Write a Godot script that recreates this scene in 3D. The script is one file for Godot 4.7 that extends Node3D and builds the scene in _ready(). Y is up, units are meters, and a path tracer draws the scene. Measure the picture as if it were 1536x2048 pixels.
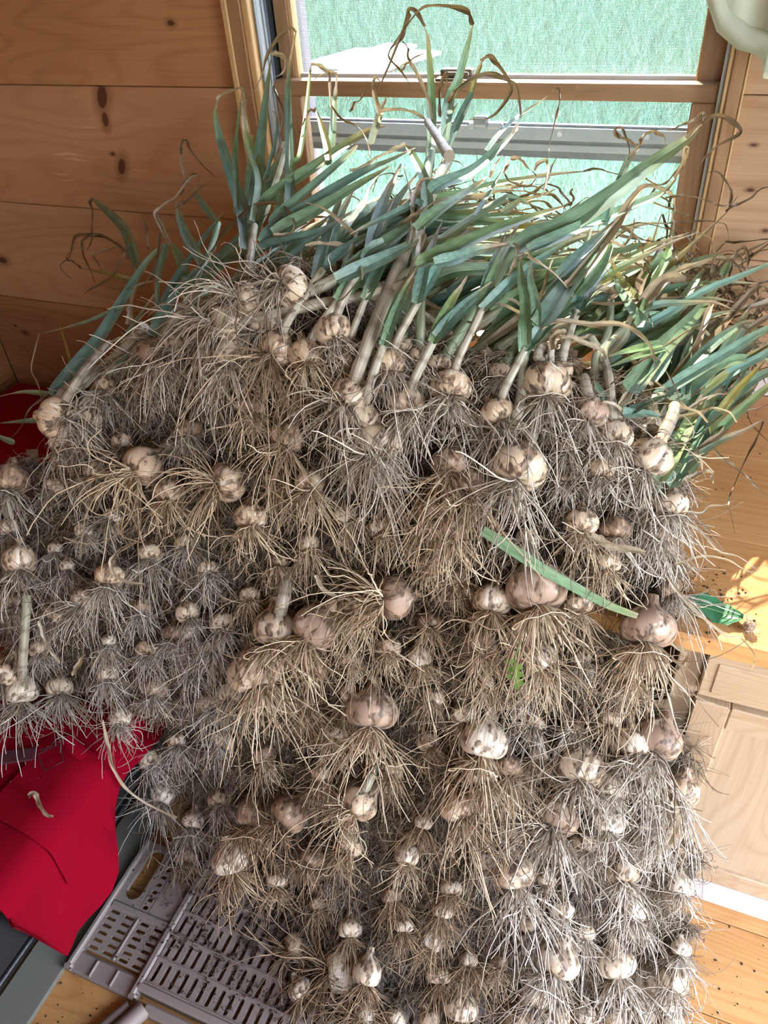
extends Node3D
# A heap of freshly pulled garlic drying beside a window of a small wooden room. Units are metres, y up, the window wall is at z = WALL.
const WALL := -1.6875
const LEFT := -2.136
const RIGHT := 1.25
const BACK := 1.75
const CEIL := 2.35
const COUNTER := 0.817
var M := {}
var rng := RandomNumberGenerator.new()
var taken := {}
var root_meshes := []
var bulb_meshes := []
var heap: Array[Vector3] = []      # the middle of every bulb, for the heap's inside
var heap_root := []                # and where its roots leave it


func _ready() -> void:
	rng.seed = 12
	var cam := Camera3D.new()
	cam.name = "camera"
	cam.fov = rad_to_deg(2.0 * atan(1024.0 / 1538.0))
	cam.near = 0.02
	cam.far = 200.0
	cam.transform = Transform3D(Basis(Vector3(0.926967, -0.062408, -0.369915), Vector3(-0.190301, 0.771548, -0.607041), Vector3(0.323291, 0.633102, 0.703324)), Vector3(0, 1.75, 0))
	add_child(cam)
	cam.current = true
	var env := Environment.new()
	var sky := Sky.new()
	var air := ProceduralSkyMaterial.new()
	air.sky_top_color = Color(0.74, 0.80, 0.90)
	air.sky_horizon_color = Color(0.97, 0.96, 0.95)
	air.ground_horizon_color = Color(0.55, 0.60, 0.50)
	air.ground_bottom_color = Color(0.35, 0.38, 0.30)
	air.sky_energy_multiplier = 3.4
	air.ground_energy_multiplier = 1.5
	sky.sky_material = air
	env.background_mode = Environment.BG_SKY
	env.sky = sky
	env.tonemap_mode = Environment.TONE_MAPPER_LINEAR
	env.tonemap_exposure = 1.5
	env.sdfgi_enabled = true
	env.ssao_enabled = true
	env.ssil_enabled = true
	var we := WorldEnvironment.new()
	we.name = "world"
	we.environment = env
	add_child(we)
	var sun := DirectionalLight3D.new()
	sun.name = "sun"
	sun.light_energy = 8.0
	sun.light_color = Color(1.0, 0.96, 0.88)
	sun.light_angular_distance = 0.6
	sun.shadow_enabled = true
	sun.sky_mode = DirectionalLight3D.SKY_MODE_LIGHT_ONLY
	add_child(sun)
	sun.look_at_from_position(Vector3.ZERO, Vector3(0.31, -0.78, 0.75), Vector3.UP)
	make_materials()
	make_room()
	make_outdoors()
	make_counter()
	make_bench()
	make_crates()
	make_curtain()
	make_tufts()
	heap_a()
	heap_b()
	heap_c()
	heap_plants()
	heap_inside()
	details()


class MB:
	var v := PackedVector3Array()
	var n := PackedVector3Array()
	var t := PackedVector2Array()
	var c := PackedColorArray()
	var i := PackedInt32Array()
	var tint := Color.WHITE

	func put(p: Vector3, nn: Vector3, uv: Vector2) -> int:
		v.append(p)
		n.append(nn)
		t.append(uv)
		c.append(tint)
		return v.size() - 1

	func tri(a: int, b: int, d: int) -> void:
		var face := (v[b] - v[a]).cross(v[d] - v[a])
		if face.dot(n[a] + n[b] + n[d]) > 0.0:
			i.append_array([a, d, b])
		else:
			i.append_array([a, b, d])

	func quad(a: Vector3, b: Vector3, d: Vector3, e: Vector3, nn: Vector3, ua := Vector2(), ub := Vector2(), ud := Vector2(), ue := Vector2()) -> void:
		var k := put(a, nn, ua)
		put(b, nn, ub)
		put(d, nn, ud)
		put(e, nn, ue)
		tri(k, k + 1, k + 2)
		tri(k, k + 2, k + 3)

	func grid(at: int, rows: int, cols: int, wrap := false) -> void:
		for r in rows - 1:
			for q in cols if wrap else cols - 1:
				var a := at + r * cols + q
				var b := at + r * cols + (q + 1) % cols
				tri(a, b, b + cols)
				tri(a, b + cols, a + cols)

	func grid_normals(at: int, rows: int, cols: int, wrap: bool, flip := false) -> void:
		for r in rows:
			for q in cols:
				var up := v[at + mini(r + 1, rows - 1) * cols + q] - v[at + maxi(r - 1, 0) * cols + q]
				var qa := (q + 1) % cols if wrap else mini(q + 1, cols - 1)
				var qb := (q - 1 + cols) % cols if wrap else maxi(q - 1, 0)
				var side := v[at + r * cols + qa] - v[at + r * cols + qb]
				var nn := up.cross(side)
				nn = nn.normalized() if nn.length() > 1e-12 else Vector3.UP
				n[at + r * cols + q] = -nn if flip else nn

	# a box with chamfered edges; the grain (u) runs along its longest side, uv in metres plus an offset
	func box(mid: Vector3, size: Vector3, bev := 0.002, turn := Basis(), off := Vector2(), grain := -1) -> void:
		var h := size / 2.0
		bev = minf(bev, minf(h.x, minf(h.y, h.z)) * 0.6)
		var g := grain if grain >= 0 else size.max_axis_index()
		for ax in 3:
			var b := (ax + 1) % 3
			var d := (ax + 2) % 3
			for s in [-1.0, 1.0]:
				var nn := Vector3()
				nn[ax] = s
				var ps := []
				var us := []
				for m in [[-1, -1], [1, -1], [1, 1], [-1, 1]]:
					var p := Vector3()
					p[ax] = s * h[ax]
					p[b] = m[0] * (h[b] - bev)
					p[d] = m[1] * (h[d] - bev)
					var ul: float = p[g] if g != ax else p[b]
					var vl: float = p[d] if b == g else (p[b] if d == g else p[d])
					ps.append(mid + turn * p)
					us.append(Vector2(ul, vl + (0.37 if ax == 1 else 0.0)) + off)
				quad(ps[0], ps[1], ps[2], ps[3], turn * nn, us[0], us[1], us[2], us[3])
			for s in [-1.0, 1.0]:      # chamfers along axis ax
				for r in [-1.0, 1.0]:
					var nn := Vector3()
					nn[b] = s * 0.7071
					nn[d] = r * 0.7071
					var ps := []
					for m in [[-1, 0], [1, 0], [1, 1], [-1, 1]]:
						var p := Vector3()
						p[ax] = m[0] * (h[ax] - bev)
						p[b] = s * (h[b] - (bev if m[1] == 0 else 0.0))
						p[d] = r * (h[d] - (0.0 if m[1] == 0 else bev))
						ps.append(p)
					var w: Array = ps.map(func(p): return mid + turn * p)
					var uu: Array = ps.map(func(p): return Vector2(p[g], p[(g + 1) % 3]) + off)
					quad(w[0], w[1], w[2], w[3], turn * nn, uu[0], uu[1], uu[2], uu[3])

	func tube(pts: PackedVector3Array, rad: PackedFloat32Array, sides: int, cols := PackedColorArray(), caps := false) -> void:
		var at := v.size()
		var last := pts.size() - 1
		var side := Vector3.ZERO
		var along := 0.0
		for k in pts.size():
			var d := (pts[mini(k + 1, last)] - pts[maxi(k - 1, 0)]).normalized()
			if side == Vector3.ZERO:
				side = d.cross(Vector3(0.31, 0.9, 0.17)).normalized()
			else:
				side = (side - d * side.dot(d)).normalized()
				along += pts[k].distance_to(pts[k - 1])
			var other := d.cross(side)
			for q in sides:
				var a := TAU * q / sides
				var nn := side * cos(a) + other * sin(a)
				v.append(pts[k] + nn * rad[k])
				n.append(nn)
				t.append(Vector2(float(q) / sides, along))
				c.append(cols[k] if cols.size() else tint)
		grid(at, pts.size(), sides, true)
		if caps:
			for e in [0, last]:
				var d := (pts[0] - pts[1]).normalized() if e == 0 else (pts[last] - pts[last - 1]).normalized()
				tint = cols[e] if cols.size() else tint
				var m := put(pts[e], d, Vector2())
				var ring := v.size()
				for q in sides:
					put(v[at + e * sides + q], d, Vector2())
				for q in sides:
					tri(m, ring + q, ring + (q + 1) % sides)

	func mesh() -> ArrayMesh:
		var a := []
		a.resize(Mesh.ARRAY_MAX)
		a[Mesh.ARRAY_VERTEX] = v
		a[Mesh.ARRAY_NORMAL] = n
		a[Mesh.ARRAY_TEX_UV] = t
		a[Mesh.ARRAY_COLOR] = c
		a[Mesh.ARRAY_INDEX] = i
		var out := ArrayMesh.new()
		out.add_surface_from_arrays(Mesh.PRIMITIVE_TRIANGLES, a)
		return out


func numbered(called: String) -> String:
	taken[called] = taken.get(called, 0) + 1
	return called if taken[called] == 1 else "%s_%03d" % [called, taken[called] - 1]

func part(called: String, mesh: Mesh, mat: Material, parent: Node3D, at := Transform3D()) -> MeshInstance3D:
	var o := MeshInstance3D.new()
	o.name = called
	o.mesh = mesh
	o.material_override = mat
	o.transform = at
	parent.add_child(o, true)
	return o

func tag(o: Node3D, label: String, category := "", group := "", kind := "") -> Node3D:
	if label:
		o.set_meta("label", label)
	if category:
		o.set_meta("category", category)
	if group:
		o.set_meta("group", group)
	if kind:
		o.set_meta("kind", kind)
	return o

func thing(called: String, label: String, category: String, at := Vector3.ZERO, group := "", kind := "") -> Node3D:
	var o := Node3D.new()
	o.name = numbered(called)
	o.position = at
	add_child(o)
	tag(o, label, category, group, kind)
	return o

func bx(mid: Vector3, size: Vector3, bev := 0.002, turn := Basis(), off := Vector2(), grain := -1) -> ArrayMesh:
	var m := MB.new()
	m.box(mid, size, bev, turn, off, grain)
	return m.mesh()

func off() -> Vector2:
	return Vector2(rng.randf() * 7.0, rng.randf() * 5.0)

func noise(s: int, f: float, octaves := 3) -> FastNoiseLite:
	var k := FastNoiseLite.new()
	k.seed = s
	k.frequency = f
	k.noise_type = FastNoiseLite.TYPE_SIMPLEX_SMOOTH
	k.fractal_octaves = octaves
	return k

func mat(c: Color, rough := 0.7, tex: Texture2D = null, uvs := Vector3.ONE) -> StandardMaterial3D:
	var m := StandardMaterial3D.new()
	m.albedo_color = c
	m.roughness = rough
	m.albedo_texture = tex
	m.uv1_scale = uvs
	return m

# boards of pine, birch or fir: long wavy growth lines, fine pores and a few knots (u, v, size)
func wood(s: int, light: Color, dark: Color, lines: float, wave: float, knots: Array, w := 768, h := 256, scratches: Array = []) -> ImageTexture:
	var im := Image.create(w, h, false, Image.FORMAT_RGB8)
	var a := noise(s, 0.0035, 2)
	var fine := noise(s + 7, 0.05, 2)
	var blot := noise(s + 13, 0.006, 2)
	for y in h:
		for x in w:
			var px := float(x)
			var py := float(y)
			var knot := 0.0
			var bend := 0.0
			for k in knots:
				var q := Vector2((px / w - k[0]) * w, (py / h - k[1]) * h)
				if k.size() > 3:
					q = q.rotated(k[3])
				var r: float = Vector2(q.x / k[2], q.y / (k[2] * (2.6 if k.size() > 3 else 0.8))).length()
				if r < 7.0:
					bend += signf(q.y) * exp(-r * r / 6.0) * k[2] * 0.9
					knot = maxf(knot, smoothstep(1.25, 0.7, r) + 0.32 * smoothstep(3.2, 1.0, r))
			var g := a.get_noise_2d(px * 0.45, (py - bend) * 1.6) * wave + (py - bend) / h
			var ring := 0.5 + 0.5 * sin(g * lines * TAU)
			ring = ring * ring * ring
			var f := fine.get_noise_2d(px * 0.06, py * 9.0)
			var shade := clampf(0.30 + 0.34 * ring + 0.30 * f + 0.3 * blot.get_noise_2d(px * 0.35, py), 0.0, 1.0)
			var col := light.lerp(dark, shade)
			col = col.lerp(Color(0.27, 0.13, 0.07), clampf(knot, 0.0, 0.85))
			for k in scratches:
				var d := Vector2((px / w - k[0]) * w / k[2], ((py / h - k[1]) * h + sin(px * 0.11) * 1.5) / k[3]).length()
				if d < 1.0:
					col = col.lerp(Color(0.86, 0.74, 0.58), 0.6 * (1.0 - d * d))
			im.set_pixel(x, y, col)
	return ImageTexture.create_from_image(im)

# papery bulb skin: cream with veins from neck to root plate, stained and caked with soil to differing degrees
func skin_texture(s: int, cream: Color, stain: Color, soil_share: float, stain_share: float) -> ImageTexture:
	var w := 384
	var h := 192
	var im := Image.create(w, h, false, Image.FORMAT_RGB8)
	var a := noise(s, 1.3, 4)
	var b := noise(s + 5, 1.9, 5)
	var b2 := noise(s + 6, 4.5, 4)
	var veins := noise(s + 9, 1.0, 2)
	for y in h:
		var t := float(y) / h
		for x in w:
			var th := TAU * x / w
			var p := Vector3(cos(th), t * 2.2, sin(th))
			var vein := veins.get_noise_3d(p.x * 9.0, t * 0.7, p.z * 9.0)
			var col := cream.lerp(Color(0.66, 0.55, 0.43), clampf(0.12 + 0.7 * vein, 0.0, 0.4))
			var st := a.get_noise_3d(p.x + 3.0, p.y, p.z)
			col = col.lerp(stain, 0.75 * smoothstep(0.5 - stain_share, 0.72 - stain_share, st + 0.5))
			var so := b.get_noise_3d(p.x, p.y + 7.0, p.z) + 0.5 + 0.30 * smoothstep(0.16, 0.02, t)      # soil sticks round the root plate
			var film := smoothstep(0.74 - soil_share, 1.04 - soil_share, so)
			var grit := b2.get_noise_3d(p.x, p.y, p.z) + 0.5
			col = col.lerp(Color(0.46, 0.37, 0.285), 0.68 * film)
			col = col.lerp(Color(0.30, 0.225, 0.17), 0.78 * smoothstep(0.98, 1.30, grit * 0.8 + film * 0.7))
			im.set_pixel(x, y, col)
	return ImageTexture.create_from_image(im)

func streaks(s: int, lo: float) -> ImageTexture:
	var im := Image.create(128, 256, false, Image.FORMAT_RGB8)
	var a := noise(s, 0.16, 2)
	var b := noise(s + 3, 0.02, 3)
	for y in 256:
		for x in 128:
			var k := clampf(lo + (1.0 - lo) * (0.72 + 0.42 * a.get_noise_2d(x * 2.0, y * 0.06) + 0.4 * b.get_noise_2d(x * 2.0, y)), 0.0, 1.0)
			im.set_pixel(x, y, Color(k, k, k))
	return ImageTexture.create_from_image(im)

func make_materials() -> void:
	var up := Vector3(1.0 / 1.25, 1.0 / 0.30, 1)
	# the second board's knots and plane marks lie where the photograph shows them
	M.wall = []
	M.wall.append(mat(Color.WHITE, 0.62, wood(3, Color8(190, 142, 98), Color8(160, 110, 70), 4.0, 1.1, [[0.748, 0.42, 5.0]]), up))
	M.wall.append(mat(Color.WHITE, 0.62, wood(11, Color8(192, 148, 108), Color8(166, 120, 82), 5.0, 0.5, [[0.556, 0.38, 6.0, 0.3], [0.542, 0.48, 4.0], [0.546, 0.75, 5.0, 0.12], [0.553, 0.92, 8.0, 0.25]], 768, 256, [[0.42, 0.46, 34.0, 4.0], [0.44, 0.42, 30.0, 3.0], [0.385, 0.29, 26.0, 2.4], [0.40, 0.24, 22.0, 2.0], [0.60, 0.36, 20.0, 1.6], [0.50, 0.68, 20.0, 1.6]]), up))
	M.wall.append(mat(Color.WHITE, 0.62, wood(23, Color8(192, 150, 112), Color8(168, 124, 86), 6.0, 0.45, [[0.12, 0.4, 9.0]]), up))
	M.wall.append(mat(Color.WHITE, 0.62, wood(31, Color8(176, 130, 92), Color8(140, 94, 62), 5.0, 1.5, [[0.10, 0.59, 6.0], [0.075, 0.66, 3.0]]), up))
	M.wall_pale = []
	for s in [41, 47, 53]:
		M.wall_pale.append(mat(Color.WHITE, 0.62, wood(s, Color8(190, 158, 124), Color8(160, 122, 86), 7.0, 0.5, [[0.045, 0.45, 2.4], [0.035, 0.72, 2.0], [0.08, 0.2, 2.0]], 512, 192), up))
	var uf := Vector3(1.0 / 1.1, 1.0 / 0.19, 1)
	M.boards = []
	for s in [61, 67, 73]:
		M.boards.append(mat(Color.WHITE, 0.42, wood(s, Color8(202, 154, 98), Color8(172, 118, 64), 4.0, 1.2, [[0.7, 0.6, 4.0]], 512, 192), uf))
	M.counter = mat(Color.WHITE, 0.38, wood(79, Color8(208, 160, 104), Color8(186, 128, 74), 9.0, 1.0, [], 512, 256), Vector3(1.0 / 1.1, 1.0 / 0.4, 1))
	M.birch = mat(Color.WHITE, 0.55, wood(83, Color8(186, 164, 136), Color8(168, 140, 110), 5.0, 1.4, [], 512, 192), Vector3(1.0 / 0.9, 1.0 / 0.3, 1))
	M.oak = mat(Color.WHITE, 0.55, wood(89, Color8(186, 162, 132), Color8(162, 130, 98), 9.0, 1.0, [], 512, 192), Vector3(1.0 / 0.5, 1.0 / 0.2, 1))
	M.primed = mat(Color8(200, 188, 184), 0.6)
	M.sash = mat(Color.WHITE, 0.5, wood(97, Color8(172, 138, 104), Color8(142, 108, 78), 4.0, 0.8, [], 512, 128), Vector3(1.0 / 0.9, 1.0 / 0.12, 1))
	M.trim = mat(Color.WHITE, 0.5, wood(101, Color8(172, 134, 96), Color8(140, 102, 70), 3.0, 0.7, [[0.8, 0.4, 3.0]], 512, 128), Vector3(1.0 / 0.9, 1.0 / 0.12, 1))
	M.stop = mat(Color.WHITE, 0.5, wood(103, Color8(222, 190, 142), Color8(196, 158, 108), 3.0, 0.5, [], 256, 64), Vector3(1.0 / 0.9, 1.0 / 0.06, 1))
	M.alu = mat(Color8(140, 148, 154), 0.38)
	M.alu.metallic = 0.55
	M.alu_dark = mat(Color8(74, 82, 88), 0.45)
	M.alu_dark.metallic = 0.4
	M.vinyl = mat(Color8(172, 182, 190), 0.45)
	M.gasket = mat(Color8(92, 104, 122), 0.6)
	M.latch = mat(Color8(104, 90, 74), 0.45)
	M.glass = mat(Color(0.92, 0.98, 0.96, 0.06), 0.02)
	M.glass.transparency = BaseMaterial3D.TRANSPARENCY_ALPHA
	M.mesh_screen = mat(Color(0.16, 0.18, 0.19), 0.8)
	M.leather = mat(Color8(30, 31, 34), 0.42)
	M.leather.heightmap_enabled = true
	M.leather.heightmap_texture = speck(5, 0.09)
	M.leather.heightmap_scale = 0.03
	M.leather.uv1_triplanar = true
	M.leather.uv1_scale = Vector3(6, 6, 6)
	M.mat_board = mat(Color8(118, 116, 104), 0.8)
	M.red = mat(Color8(126, 2, 26), 0.95)
	M.red.metallic_specular = 0.2
	M.thread = mat(Color8(58, 10, 24), 0.9)
	M.maroon = mat(Color8(66, 16, 30), 0.9)
	M.plastic = mat(Color8(136, 123, 116), 0.5)
	M.curtain = mat(Color8(206, 214, 196), 0.8)
	M.curtain.backlight_enabled = true
	M.curtain.backlight = Color(0.5, 0.52, 0.45)
	M.soil = mat(Color8(70, 54, 42), 0.95)
	M.core = mat(Color.WHITE, 0.97, grain(33, Color8(112, 90, 68), Color8(156, 130, 102)), Vector3(6, 6, 6))
	M.core.uv1_triplanar = true
	M.skins = []
	for k in [[1, Color8(236, 226, 208), Color8(208, 190, 164), 0.20, 0.10], [2, Color8(232, 220, 200), Color8(204, 180, 148), 0.30, 0.28], [3, Color8(230, 216, 194), Color8(202, 172, 138), 0.32, 0.34], [4, Color8(222, 206, 186), Color8(156, 126, 104), 0.37, 0.36], [5, Color8(206, 186, 160), Color8(146, 116, 90), 0.46, 0.40]]:
		M.skins.append(mat(Color.WHITE, 0.55, skin_texture(k[0] * 17, k[1], k[2], k[3], k[4])))
	for m in M.skins:
		m.rim_enabled = true
		m.rim = 0.15
	var st := streaks(5, 0.62)
	M.leaf = mat(Color.WHITE, 0.40, st)
	M.leaf.vertex_color_use_as_albedo = true
	M.leaf.backlight_enabled = true
	M.leaf.backlight = Color(0.62, 0.62, 0.5)
	M.stem = mat(Color.WHITE, 0.5, streaks(9, 0.5))
	M.stem.vertex_color_use_as_albedo = true
	M.roots = []
	for c in [Color8(250, 249, 248), Color8(252, 238, 216), Color8(230, 231, 232), Color8(214, 192, 166)]:
		var m := mat(c, 0.85)
		m.vertex_color_use_as_albedo = true
		M.roots.append(m)
	M.mat_roots = mat(Color8(232, 227, 218), 0.9)
	M.mat_roots.vertex_color_use_as_albedo = true
	M.grass = mat(Color.WHITE, 0.9)
	M.grass.metallic_specular = 0.1
	M.grass.vertex_color_use_as_albedo = true
	M.grass.backlight_enabled = true
	M.grass.backlight = Color(0.5, 0.5, 0.4)
	M.turf = mat(Color.WHITE, 0.95, grain(19, Color8(28, 52, 34), Color8(48, 74, 50)), Vector3(0.6, 0.6, 1))
	M.white_board = mat(Color8(238, 238, 232), 0.6)
	M.tarp = mat(Color8(70, 120, 180), 0.5)
	M.post = mat(Color8(112, 106, 116), 0.8)
	M.outer = mat(Color8(150, 140, 128), 0.8)

func speck(s: int, f: float) -> NoiseTexture2D:
	var t := NoiseTexture2D.new()
	t.width = 256
	t.height = 256
	t.seamless = true
	t.noise = noise(s, f, 3)
	return t

func grain(s: int, a: Color, b: Color) -> ImageTexture:
	var im := Image.create(256, 256, false, Image.FORMAT_RGB8)
	var k := noise(s, 0.03, 4)
	for y in 256:
		for x in 256:
			im.set_pixel(x, y, a.lerp(b, clampf(0.5 + 0.9 * k.get_noise_2d(x, y), 0, 1)))
	return ImageTexture.create_from_image(im)

func planks_x(parent: Node3D, x0: float, x1: float, y0: float, y1: float, z: float, m: Material, flip := false, th := 0.02) -> void:
	var s := Vector3(x1 - x0 - 0.001, y1 - y0 - 0.0016, th)
	part("plank", bx(Vector3((x0 + x1) / 2, (y0 + y1) / 2, z + (th / 2 if flip else -th / 2)), s, 0.0018, Basis(), Vector2(s.x / 2, s.y / 2), 0), m, parent)

func structure(called: String) -> Node3D:
	var o := Node3D.new()
	o.name = called
	add_child(o)
	o.set_meta("kind", "structure")
	return o

func make_room() -> void:
	var seams := [0.0, 0.206, 0.507, 0.808, 1.1075, 1.4085, 1.709, 2.01, CEIL]
	var back := structure("wall_back")
	for k in seams.size() - 1:
		var a: float = seams[k]
		var b: float = seams[k + 1]
		planks_x(back, LEFT, -1.035, a, b, WALL, M.wall[[3, 2, 3, 2, 1, 0, 2, 0][k]])
		planks_x(back, 0.0, RIGHT, a, b, WALL, M.wall_pale[k % 3])
		if b <= 0.81:
			planks_x(back, -1.035, 0.0, a, b, WALL, M.wall[2])
		if a >= 2.0:
			planks_x(back, -1.035, 0.0, a, b, WALL, M.wall[2])
	planks_x(back, -1.035, 0.0, 0.808, 0.875, WALL, M.wall[2])
	planks_x(back, -1.035, 0.0, 1.93, 2.01, WALL, M.wall[2])
	# the outer skin of the wall, in four pieces round the opening
	for q in [[LEFT - 0.1, -1.035, 0.0, CEIL], [0.0, RIGHT + 0.1, 0.0, CEIL], [-1.035, 0.0, 0.0, 0.875], [-1.035, 0.0, 1.93, CEIL]]:
		part("sheathing", bx(Vector3((q[0] + q[1]) / 2, (q[2] + q[3]) / 2, WALL - 0.09), Vector3(q[1] - q[0], q[3] - q[2], 0.13), 0.001), M.outer, back)
	var left := structure("wall_left")
	for k in seams.size() - 1:
		var h: float = seams[k + 1] - seams[k]
		var zl := BACK - WALL
		part("plank", bx(Vector3(LEFT - 0.01, seams[k] + h / 2, WALL + zl / 2), Vector3(0.02, h - 0.0016, zl), 0.0018, Basis(), off(), 2), M.wall[(k + 2) % 4], left)
	part("sheathing", bx(Vector3(LEFT - 0.07, CEIL / 2, 0), Vector3(0.1, CEIL, 3.7), 0.001), M.outer, left)
	# the right-hand wall has the open doorway that lights the room
	var right := structure("wall_right")
	for q in [[WALL, -0.72, 0.0, CEIL], [0.38, BACK, 0.0, CEIL], [-0.72, 0.38, 2.02, CEIL]]:
		part("boarding", bx(Vector3(RIGHT + 0.06, (q[2] + q[3]) / 2, (q[0] + q[1]) / 2), Vector3(0.12, q[3] - q[2], q[1] - q[0]), 0.002, Basis(), off()), M.wall_pale[0], right)
	for z in [-0.76, 0.42]:
		part("door_casing", bx(Vector3(RIGHT - 0.009, 1.03, z), Vector3(0.018, 2.06, 0.08), 0.002, Basis(), off()), M.trim, right)
	part("door_casing", bx(Vector3(RIGHT - 0.009, 2.06, -0.17), Vector3(0.018, 0.08, 1.26), 0.002, Basis(), off()), M.trim, right)
	# the unseen wall behind the photographer, with an opening added for general fill light
	var front := structure("wall_front")
	for q in [[LEFT - 0.1, 0.35, 0.0, CEIL], [1.05, RIGHT + 0.1, 0.0, CEIL], [0.35, 1.05, 0.0, 0.9], [0.35, 1.05, 2.05, CEIL]]:
		part("boarding", bx(Vector3((q[0] + q[1]) / 2, (q[2] + q[3]) / 2, BACK + 0.06), Vector3(q[1] - q[0], q[3] - q[2], 0.12), 0.002, Basis(), off()), M.wall_pale[1], front)
	var ceil := structure("ceiling")
	for k in 12:
		part("plank", bx(Vector3((LEFT + RIGHT) / 2, CEIL + 0.04, WALL + 0.145 + k * 0.29), Vector3(RIGHT - LEFT + 0.3, 0.08, 0.288), 0.002, Basis(), off(), 0), M.wall_pale[k % 3], ceil)
	var floor_ := structure("floor")
	var z := -1.835
	var row := 0
	while z < BACK:
		var cut: float = LEFT + [1.0, 1.75, 1.35, 0.6][row % 4]
		for q in [[LEFT, cut], [cut, cut + 1.3], [cut + 1.3, RIGHT + 0.12]]:
			if q[1] - q[0] > 0.05:
				part("floor_board", bx(Vector3((q[0] + q[1]) / 2, -0.01, z + 0.095), Vector3(q[1] - q[0] - 0.0012, 0.02, 0.1885), 0.0014, Basis(), off(), 0), M.boards[(row + int(q[0] * 7.0 + 20.0)) % 3], floor_)
		z += 0.19
		row += 1
	part("subfloor", bx(Vector3((LEFT + RIGHT) / 2, -0.09, 0), Vector3(RIGHT - LEFT + 0.2, 0.14, 3.7), 0.001), M.outer, floor_)
	make_window()

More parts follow.
